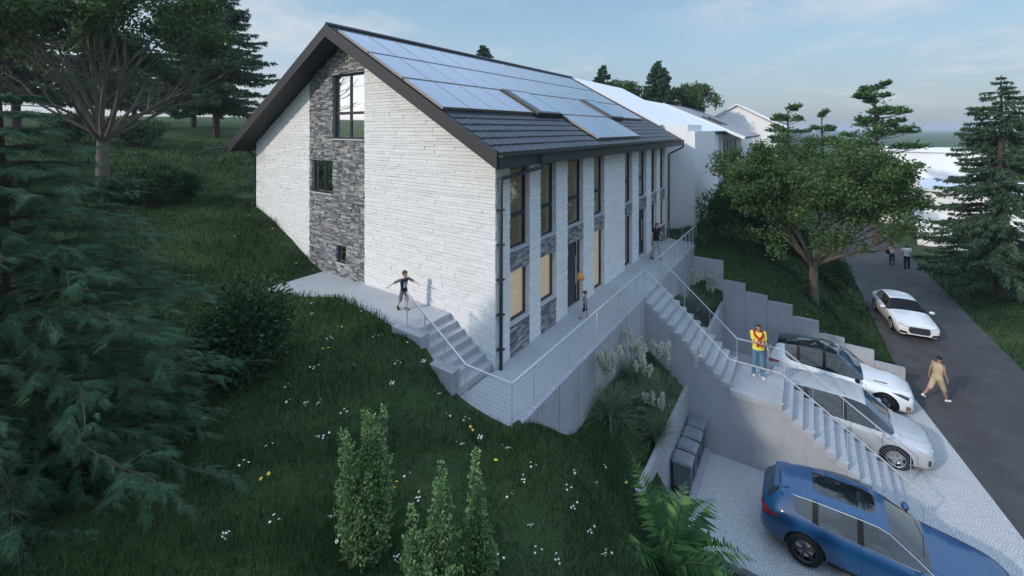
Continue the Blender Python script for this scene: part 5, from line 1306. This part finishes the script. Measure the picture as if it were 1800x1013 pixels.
def person(label,loc,rz,H,pose,look,cat='person',name='person',group=None):
    """local frame: +x forward, +y the person's left, z up. angles in degrees, flexion forward positive"""
    o=thing(name,label,cat,loc,rz,group); s=H/1.75; child=look.get('child',0); fem=look.get('fem',0)
    hipz=(.92 if not child else .80)*s; hs=1.0 if not child else 1.28      # head scale
    sh_z=(1.44 if not child else 1.30)*s; shw=(.185 if not fem else .165)*s*(1 if not child else .92); hw=.088*s
    Rr=lambda ax,d: Matrix.Rotation(R(d),3,ax)
    lean=pose.get('lean',0); tw=pose.get('twist',0)
    T=Rr('Y',lean)@Rr('Z',tw)
    hip=Vector((0,0,hipz))
    def up(v): return hip+T@(Vector(v)-hip)
    legs={}; drop=0
    tl,slen=hipz*.50,hipz*.455
    for sd,nm in ((1,'l'),(-1,'r')):
        f,k_,ab=pose.get('leg_'+nm,(0,3,3))
        d1=Rr('X',ab*sd)@Rr('Y',-f)@Vector((0,0,-1)); d2=Rr('X',ab*sd)@Rr('Y',-f+k_)@Vector((0,0,-1))
        h=hip+Vector((0,sd*hw,-.02*s)); kn=h+d1*tl; an=kn+d2*slen
        fd=Rr('Z',sd*6)@Vector((1,0,0)); pit=pose.get('foot_'+nm,0); fd=Rr('Y',pit)@fd
        legs[nm]=(h,kn,an,fd)
    # rest the lower foot on the ground
    low=min(min(l[2].z-.075*s, (l[2]+l[3]*.17*s).z-.055*s) for l in legs.values()); dz=-low
    sh=Vector((0,0,dz))
    A={}
    for sd,nm in ((1,'l'),(-1,'r')):
        f,ab,e,rot=pose.get('arm_'+nm,(0,8,12,0))
        M3=T@Rr('Z',rot*sd)@Rr('X',ab*sd)@Rr('Y',-f)
        p0=up((0,sd*shw,sh_z)); d1=M3@Vector((0,0,-1)); 
        eb=Rr('Y',-e); d2=T@Rr('Z',rot*sd)@Rr('X',ab*sd)@Rr('Y',-f)@eb@Vector((0,0,-1))
        el=p0+d1*.285*s; wr=el+d2*.245*s; A[nm]=(p0,el,wr,d2,M3@eb)
    mv=lambda v:Vector(v)+sh
    body=MB(); top=up((0,0,sh_z))
    fat=look.get('fat',1.0)
    # torso
    def ring(z,rx,ry,n=14):
        return [up((rx*math.cos(2*math.pi*i/n)*s*fat,ry*math.sin(2*math.pi*i/n)*s*fat,z)) for i in range(n)]
    def torso(mb,gr,z0=None,z1=None):
        k_=1 if not child else .86
        L=[(hipz-.10*s,.10,.135),(hipz-.02*s,.115,.165 if not fem else .175),(hipz+.12*s,.098,.14 if not fem else .122),(hipz+(sh_z-hipz)*.5,.11,.152 if not fem else .138),(sh_z-.14*s,.118,.175 if not fem else .158),(sh_z-.03*s,.095,.165 if not fem else .145),(sh_z+.03*s,.06,.085)]
        if z0 is not None: L=[q for q in L if z0-1e-6<=q[0]<=z1+1e-6]
        n=14; vs=[]
        for z,rx,ry in L: vs+=[mv(p) for p in ring(z,(rx*k_+gr/s),(ry*k_+gr/s))]
        fs=[(i*n+j,i*n+(j+1)%n,(i+1)*n+(j+1)%n,(i+1)*n+j) for i in range(len(L)-1) for j in range(n)]+[tuple(range(n))[::-1],tuple(range((len(L)-1)*n,len(L)*n))]
        mb.add(vs,fs)
    torso(body,0)
    nk=up((.005*s,0,sh_z+.02*s)); hr=.105*s*hs
    yaw,pit=pose.get('head',(0,0)); Hm=T@Rr('Z',yaw)@Rr('Y',pit)
    hc=up((.015*s,0,sh_z+.07*s))+Hm@Vector((.012*s,0,.125*s*hs))
    cap(body,mv(nk),mv(hc-Hm@Vector((.01*s,0,.05*s))),.052*s*(.85 if child else 1),.048*s)
    HV=lambda x,y,z: mv(hc+Hm@Vector((x*hr,y*hr,z*hr)))
    body.ell(HV(-.08,0,.12),(.92*hr,.76*hr,.98*hr),rot=Hm); body.ell(HV(.18,0,-.42),(.62*hr,.58*hr,.66*hr),rot=Hm)
    body.ell(HV(.82,0,-.12),(.16*hr,.13*hr,.2*hr),rot=Hm); body.ell(HV(.72,0,-.02),(.12*hr,.1*hr,.3*hr),rot=Hm); body.ell(HV(.66,0,-.62),(.14*hr,.3*hr,.1*hr),rot=Hm); body.ell(HV(.55,0,-.95),(.2*hr,.22*hr,.16*hr),rot=Hm)
    for sd in (1,-1): body.ell(HV(-.05,sd*.76,-.08),(.17*hr,.07*hr,.26*hr),rot=Hm); body.ell(HV(.62,sd*.35,.16),(.16*hr,.26*hr,.1*hr),rot=Hm)
    thick=1.0 if not child else .88
    for nm,sd in (('l',1),('r',-1)):
        h,kn,an,fd=[q+sh if i<3 else q for i,q in enumerate(legs[nm])]
        cap(body,h,kn,.082*s*thick,.054*s*thick); cap(body,kn,an,.054*s*thick,.036*s*thick); body.ell(kn+(an-kn)*.28-Vector((.02*s,0,0)),(.05*s,.047*s,.1*s))
        p0,el,wr,d2,Mx=A[nm]; p0,el,wr=mv(p0),mv(el),mv(wr)
        cap(body,p0,el,.05*s*thick,.038*s*thick); cap(body,el,wr,.04*s*thick,.026*s*thick)
        # hand: palm, four unequal bent fingers, thumb off the side
        Hn=Mx; dn=d2; side=(Hn@Vector((1,0,0))); palmn=(Hn@Vector((0,-sd,0)))
        pc=wr+dn*.045*s; hsz=s*(1.12 if not child else 1.1)
        q3=Matrix((side,palmn,-dn)).transposed()
        body.ell(pc,(.04*hsz,.018*hsz,.05*hsz),rot=q3)
        for i,(off,ln) in enumerate(((.027,.07),(.009,.08),(-.009,.075),(-.026,.058))):
            b=pc+dn*.04*hsz+side*off*hsz; m1=b+(dn*.9+palmn*.25)*ln*.5*hsz; e=m1+(dn*.7+palmn*.7).normalized()*ln*.5*hsz
            body.tube([b,m1,e],[.0105*hsz,.0095*hsz,.008*hsz],6)
        b=pc+side*.03*hsz-dn*.015*hsz; m1=b+(side*.75+dn*.5+palmn*.2)*.035*hsz; e=m1+(dn*.9+side*.2+palmn*.3)*.032*hsz; body.tube([b,m1,e],[.013*hsz,.011*hsz,.009*hsz],6)
    bm_=remesh(body,.0105*max(s,.72),2); b=link('body',bm_,o,M[look.get('skin','skin')],smooth=True)
    # eyes and mouth
    for sd in (1,-1):
        if not look.get('glasses'):
            mb=MB(); mb.ell(HV(.74,sd*.32,.02),(.09*hr,.13*hr,.08*hr),rot=Hm,sub=2); mb.build('eye',M['hair_black'],o)
    if look.get('glasses'):
        mb=MB()
        for sd in (1,-1):
            mb.ell(HV(.83,sd*.34,.03),(.06*hr,.29*hr,.2*hr),rot=Hm); mb.tube([HV(.8,sd*.62,.08),HV(-.05,sd*.82,.08)],.03*hr,4)
        mb.tube([HV(.88,-.12,.08),HV(.88,.12,.08)],.035*hr,4); mb.build('sunglasses',M['hair_black'],o,smooth=True)
    mb=MB(); mb.ell(HV(.79,0,-.62),(.05*hr,.24*hr,.05*hr),rot=Hm,sub=2); mb.build('mouth',flatc('lips',(.3,.1,.08)),o)
    # hair
    mb=MB(); st=look.get('hair_style','short')
    mb.ell(HV(-.16,0,.26),(.98*hr,.83*hr,.92*hr),rot=Hm); mb.ell(HV(.25,0,.66),(.55*hr,.62*hr,.36*hr),rot=Hm)
    if st=='long':
        cap(mb,HV(-.55,0,0),HV(-.75,0,-1.6),.62*hr,.42*hr); cap(mb,HV(-.35,.55,-.1),HV(-.3,.6,-1.4),.3*hr,.2*hr); cap(mb,HV(-.35,-.55,-.1),HV(-.3,-.6,-1.4),.3*hr,.2*hr)
    if st=='tail':
        mb.ell(HV(-1.15,0,.45),(.4*hr,.36*hr,.36*hr),rot=Hm); cap(mb,HV(-1.2,0,.4),HV(-1.55,0,-.3),.3*hr,.14*hr)
    hm=remesh(mb,.012*max(s,.75),1)
    # cut the hair away from the face
    bm=bmesh.new(); bm.from_mesh(hm); Hi=Hm.transposed(); c0=mv(hc)
    for v in bm.verts:
        q=Hi@(v.co-c0)/hr
        if q.x>.42 and q.z<.5: v.co=c0+Hm@(Vector((.42-.15*(.5-q.z),q.y*.95,q.z))*hr)
        elif st=='short' and q.z<-.15: v.co=c0+Hm@(Vector((q.x*.9,q.y*.88,-.15+.5*(q.z+.15)))*hr)
    bm.to_mesh(hm); bm.free(); link('hair',hm,o,M[look['hair']],smooth=True)
    # trousers or shorts
    tr=look['legs']; cut=tr[1]; gr=tr[2]
    mb=MB(); torso(mb,.012*s,hipz-.11*s,hipz+.121*s)
    for nm in ('l','r'):
        h,kn,an,_=[q+sh if i<3 else q for i,q in enumerate(legs[nm])]
        if cut>=1: cap(mb,h,kn,(.09+gr)*s*thick,(.066+gr)*s*thick); cap(mb,kn,kn+(an-kn)*(cut-1),(.066+gr)*s*thick,(.054+gr*1.2)*s*thick)
        else: cap(mb,h,h+(kn-h)*cut,(.092+gr)*s*thick,(.08+gr)*s*thick)
    link('trousers' if cut>=1 else 'shorts',remesh(mb,.013*max(s,.75),2),o,M[tr[0]],smooth=True)
    # top
    tp=look['top']; mb=MB(); torso(mb,(.014+tp[2])*s,hipz-.021*s if tp[3] else hipz+.119*s,(sh_z+.031*s) if tp[1]>0 or not look.get('strap') else sh_z-.1*s)
    for nm in ('l','r'):
        p0,el,wr,d2,Mx=A[nm]; p0,el,wr=mv(p0),mv(el),mv(wr)
        if tp[1]>0:
            q=min(1,tp[1]); cap(mb,p0-(el-p0)*.05,p0+(el-p0)*q,(.062+tp[2])*s*thick,(.056+tp[2])*s*thick)
            if tp[1]>1: cap(mb,el,el+(wr-el)*(tp[1]-1),(.052+tp[2])*s*thick,(.04+tp[2])*s*thick)
    link('shirt',remesh(mb,.013*max(s,.75),2),o,M[tp[0]],smooth=True)
    if look.get('sleeve'):
        mb=MB()
        for nm in ('l','r'):
            p0,el,wr,d2,Mx=A[nm]; p0,el=mv(p0),mv(el); cap(mb,p0,p0+(el-p0)*.85,.064*s,.056*s)
        link('sleeve',remesh(mb,.012*max(s,.75),1),o,M[look['sleeve']],smooth=True)
    # shoes
    for nm in ('l','r'):
        h,kn,an,fd=[q+sh if i<3 else q for i,q in enumerate(legs[nm])]
        mb=MB(); upv=Vector((0,0,1)); d=fd.normalized(); sdv=upv.cross(d).normalized(); u=d.cross(sdv); rot=Matrix((d,sdv,u)).transposed()
        c=an+d*.055*s-u*.038*s; k_=1.1 if child else 1
        mb.ell(c,(.135*s*k_,.05*s*k_,.036*s),rot=rot); mb.ell(an-u*.01*s,(.055*s*k_,.044*s*k_,.055*s),rot=rot); mb.ell(c+d*.06*s,(.075*s*k_,.052*s*k_,.036*s),rot=rot)
        link('shoe',remesh(mb,.009*max(s,.75),1),o,M[look['shoe']],smooth=True)
    for fn in look.get('extra',[]): fn(o,s,mv,up,A,HV,hr,hipz,sh_z,legs,sh)
    return o
_fc={}
def flatc(n,c):
    if n not in _fc: _fc[n]=flat(n,c)
    return _fc[n]
def face_to(x,y,tx,ty): return math.atan2(ty-y,tx-x)
RA=math.atan2(RT[1],RT[0])
# boy on the upper path, arms out, number on the shirt
def boy_print(o,s,mv,up,A,HV,hr,hipz,sh_z,legs,sh):
    cu=bpy.data.curves.new('t','FONT'); cu.body='33'; cu.size=.2*s; cu.align_x='CENTER'; cu.extrude=.003; cu.offset=.004
    t=bpy.data.objects.new('t',cu); COL.objects.link(t); dg=bpy.context.evaluated_depsgraph_get(); me=bpy.data.meshes.new_from_object(t.evaluated_get(dg)); bpy.data.objects.remove(t)
    for v in me.vertices:
        x,y=v.co.x,v.co.y; p=up((.124*s+v.co.z-.9*x*x/s,x,sh_z-.30*s+y)); v.co=mv(p)
    link('shirt_number',me,o,M['white_cloth'])
    mb=MB(); mb.add([mv(up((.127*s-.9*x*x/s,x,sh_z-.115*s+dz))) for dz in (0,.022*s) for x in (-.1*s,-.05*s,0,.05*s,.1*s)],[(i,i+1,i+6,i+5) for i in range(4)]); mb.build('shirt_stripe',M['white_cloth'],o)
z=1.1
person('running boy in navy number shirt and grey shorts, arms spread out on the upper path',(-.67,2.72,1.1),math.atan2(-FW[1],-FW[0])+.75,1.17,dict(arm_l=(42,58,38,0),arm_r=(-12,74,22,0),leg_l=(12,30,3),leg_r=(-14,18,3),foot_r=12,lean=4,head=(15,5)),
    dict(child=1,hair='hair_brown',legs=('grey_cloth',.92,.012),top=('navy',.0,.008,1),sleeve='grey_cloth',shoe='shoe_black',extra=[boy_print]))
# toddler with ball
gx_,gy_=4.05,-.62
person('small child in dark shorts and sleeveless top with tied-up hair walking along the terrace',(gx_,gy_,0),RA,.93,dict(arm_l=(5,8,10,0),arm_r=(-8,10,15,0),leg_l=(18,8,2),leg_r=(-20,14,2),foot_r=18,head=(-5,5)),
    dict(child=1,hair='hair_red',hair_style='tail',legs=('navy',.8,.012),top=('grey_cloth',.0,.006,0),shoe='pink',fem=1))
bl=MB(); bl.ell((0,0,0),(.138,.138,.138),sub=4); k=N('orange_ball'); p=k.sep(k.obj()); c=k.mix(k.ramp(k.m('ADD',k.m('MULTIPLY',k.m('ABSOLUTE',k.m('SINE',k.m('MULTIPLY',p[0],22.))),.5),k.m('MULTIPLY',k.noise(k.obj(),14,2),.3)),[(0,(0,0,0)),(.1,(1,1,1))]),(.2,.07,.02),(.68,.3,.09)); M['ball']=k.done(k.bsdf(c,.6))
bo=bl.build('ball',M['ball'],None,smooth=True); bo.location=(3.93,-.52,1.37); tag(bo,'orange ball in the air above the small child at the front door','ball')
# woman on the terrace
def bag(o,s,mv,up,A,HV,hr,hipz,sh_z,legs,sh):
    mb=MB(); p=A['l'][2]; q=mv(p)-mv(Vector((0,0,0)))*0
    for (dx,dy,dz,a,b_,c) in ((-.03,.0,.03,.06,.09,.05),(-.05,.05,-.09,.04,.06,.16),(-.02,-.05,-.12,.035,.06,.19),(-.09,.01,-.1,.035,.07,.15)): mb.ell(q+Vector((dx,dy,dz)),(a,b_,c),sub=2)
    b=remesh(mb,.016,1); link('carried_jacket',b,o,M['grey_cloth'],smooth=True)
person('woman in black top and pale grey trousers walking on the terrace, long dark hair',(11.75,-.72,0),math.atan2(-FW[1],-FW[0])+.35,1.72,dict(arm_r=(-10,10,18,0),arm_l=(25,12,75,0),leg_l=(14,6,1),leg_r=(-12,10,1),foot_r=12,head=(-12,5)),
    dict(fem=1,hair='hair_brown',hair_style='long',legs=('grey_pants',1.95,.004),top=('black_cloth',.35,.004,1),shoe='shoe_black',extra=[bag])) if M.setdefault('grey_pants',flat('pale_grey_trousers',(.33,.36,.36))) else 0
# man in yellow
def scarf(o,s,mv,up,A,HV,hr,hipz,sh_z,legs,sh):
    mb=MB(); f=.135*s
    for sd in (1,-1):
        mb.tube([mv(up((-.09*s,sd*.08*s,sh_z+.03*s))),mv(up((.0,sd*.16*s,sh_z+.035*s))),mv(up((f*.8,sd*.10*s,sh_z-.06*s))),mv(up((f*1.1,sd*.0*s,sh_z-.15*s))),mv(up((f*1.14,-sd*.05*s,sh_z-.27*s))),mv(up((f*1.1,-sd*.065*s,sh_z-.40*s)))],[.045*s,.05*s,.045*s,.035*s,.036*s,.04*s],8)
    mb.ell(mv(up((-.1*s,0,sh_z-.03*s))),(.05*s,.16*s,.1*s)); link('tied_jumper',remesh(mb,.013,2),o,M['red_cloth'],smooth=True)
    mb=MB(); p=A['r'][2]+A['r'][3]*.07; mb.ell(mv(p+Vector((.02,.02,.03))),(.02,.05,.035)); mb.build('camera',M['shoe_black'],o)
person('man in yellow shirt with red jumper tied over his shoulders on the stair landing',(8.3,-5.2,LZ),math.atan2(-FW[1],-FW[0])-.25,1.80,dict(arm_r=(22,10,85,-25),arm_l=(0,9,22,0),leg_l=(4,4,2),leg_r=(-4,6,2),head=(-22,5)),
    dict(hair='hair_brown',glasses=1,legs=('denim',1.96,.006),top=('yellow_cloth',.62,.008,1),shoe='shoe_white',fat=1.05,extra=[scarf]))
# man crossing the road
person('man in beige sleeveless shirt and beige shorts striding across the asphalt road',(14.56,-10.82,ROADZ+.003),RA+.12,1.74,dict(arm_l=(-12,8,14,0),arm_r=(10,6,12,0),leg_l=(-26,22,2),leg_r=(20,5,2),foot_l=28,lean=5,head=(-8,6)),
    dict(skin='skin_dark',hair='hair_black',legs=('beige',1.05,.022),top=('beige',0,.008,1),shoe='shoe_white',fat=1.05))
# couple
def pack(o,s,mv,up,A,HV,hr,hipz,sh_z,legs,sh):
    mb=MB(); c=A['l'][1]; mb.ell(mv(Vector((c.x-.06,c.y+.02,c.z-.04))),(.12,.14,.2),sub=3); link('shoulder_bag',remesh(mb,.016,2),o,M['black_cloth'],smooth=True)
    mb=MB(); mb.tube([mv(A['l'][0]+Vector((.04,.0,.06))),mv(Vector((c.x-.02,c.y,c.z+.1)))],.012,5); mb.build('bag_strap',M['black_cloth'],o)
cw=(35.3,-12.0); zr=ROADZ+.003
person('woman in cream top and blue jeans with black bag walking away hand in hand',(cw[0],cw[1],zr),-.08,1.70,dict(arm_l=(10,14,70,0),arm_r=(2,32,6,0),leg_l=(10,5,1),leg_r=(-10,10,1),foot_r=10),
    dict(fem=1,hair='hair_red',hair_style='tail',legs=('denim_dark',1.95,.004),top=('cream',0,.004,0),strap=1,shoe='shoe_white',extra=[pack]))
person('man in white shirt and black trousers walking away hand in hand',(cw[0]+.02,cw[1]-.86,zr),-.05,1.80,dict(arm_l=(2,22,8,0),arm_r=(0,10,15,0),leg_l=(-12,8,2),leg_r=(12,4,2),foot_l=10),
    dict(hair='hair_black',legs=('black_cloth',1.96,.012),top=('white_cloth',.6,.008,1),shoe='shoe_black'))
# driver in the blue car, seen through the glass roof
person('driver in pale green shirt sitting in the blue SUV, seen through its glass roof',(4.93+.36,-8.0-.02,-4.8+.16),DN,1.72,dict(leg_l=(80,70,4),leg_r=(80,70,4),arm_l=(45,8,30,-10),arm_r=(45,8,30,-10),lean=-12,head=(0,10)),
    dict(hair='hair_brown',legs=('denim_dark',1.9,.004),top=('pale_green',.6,.006,1),shoe='shoe_black')) if M.setdefault('pale_green',flat('pale_green_shirt',(.42,.46,.36))) else 0
# ------------------------------------------------------------------ air
mb=MB(); mb.box(-3050,6450,-3050,3050,-11,26); hzo=mb.build('haze',[]); tag(hzo,kind='stuff')
k=N('air'); v=k.n('ShaderNodeVolumePrincipled'); k.set(v,'Color',(.86,.92,1.)); k.set(v,'Density',.00045); k.set(v,'Anisotropy',.2)
k.t.links.new(v.outputs[0],k.out.inputs['Volume']); hzo.data.materials.append(k.mat)
try: SC.cycles.volume_bounces=0
except Exception: pass
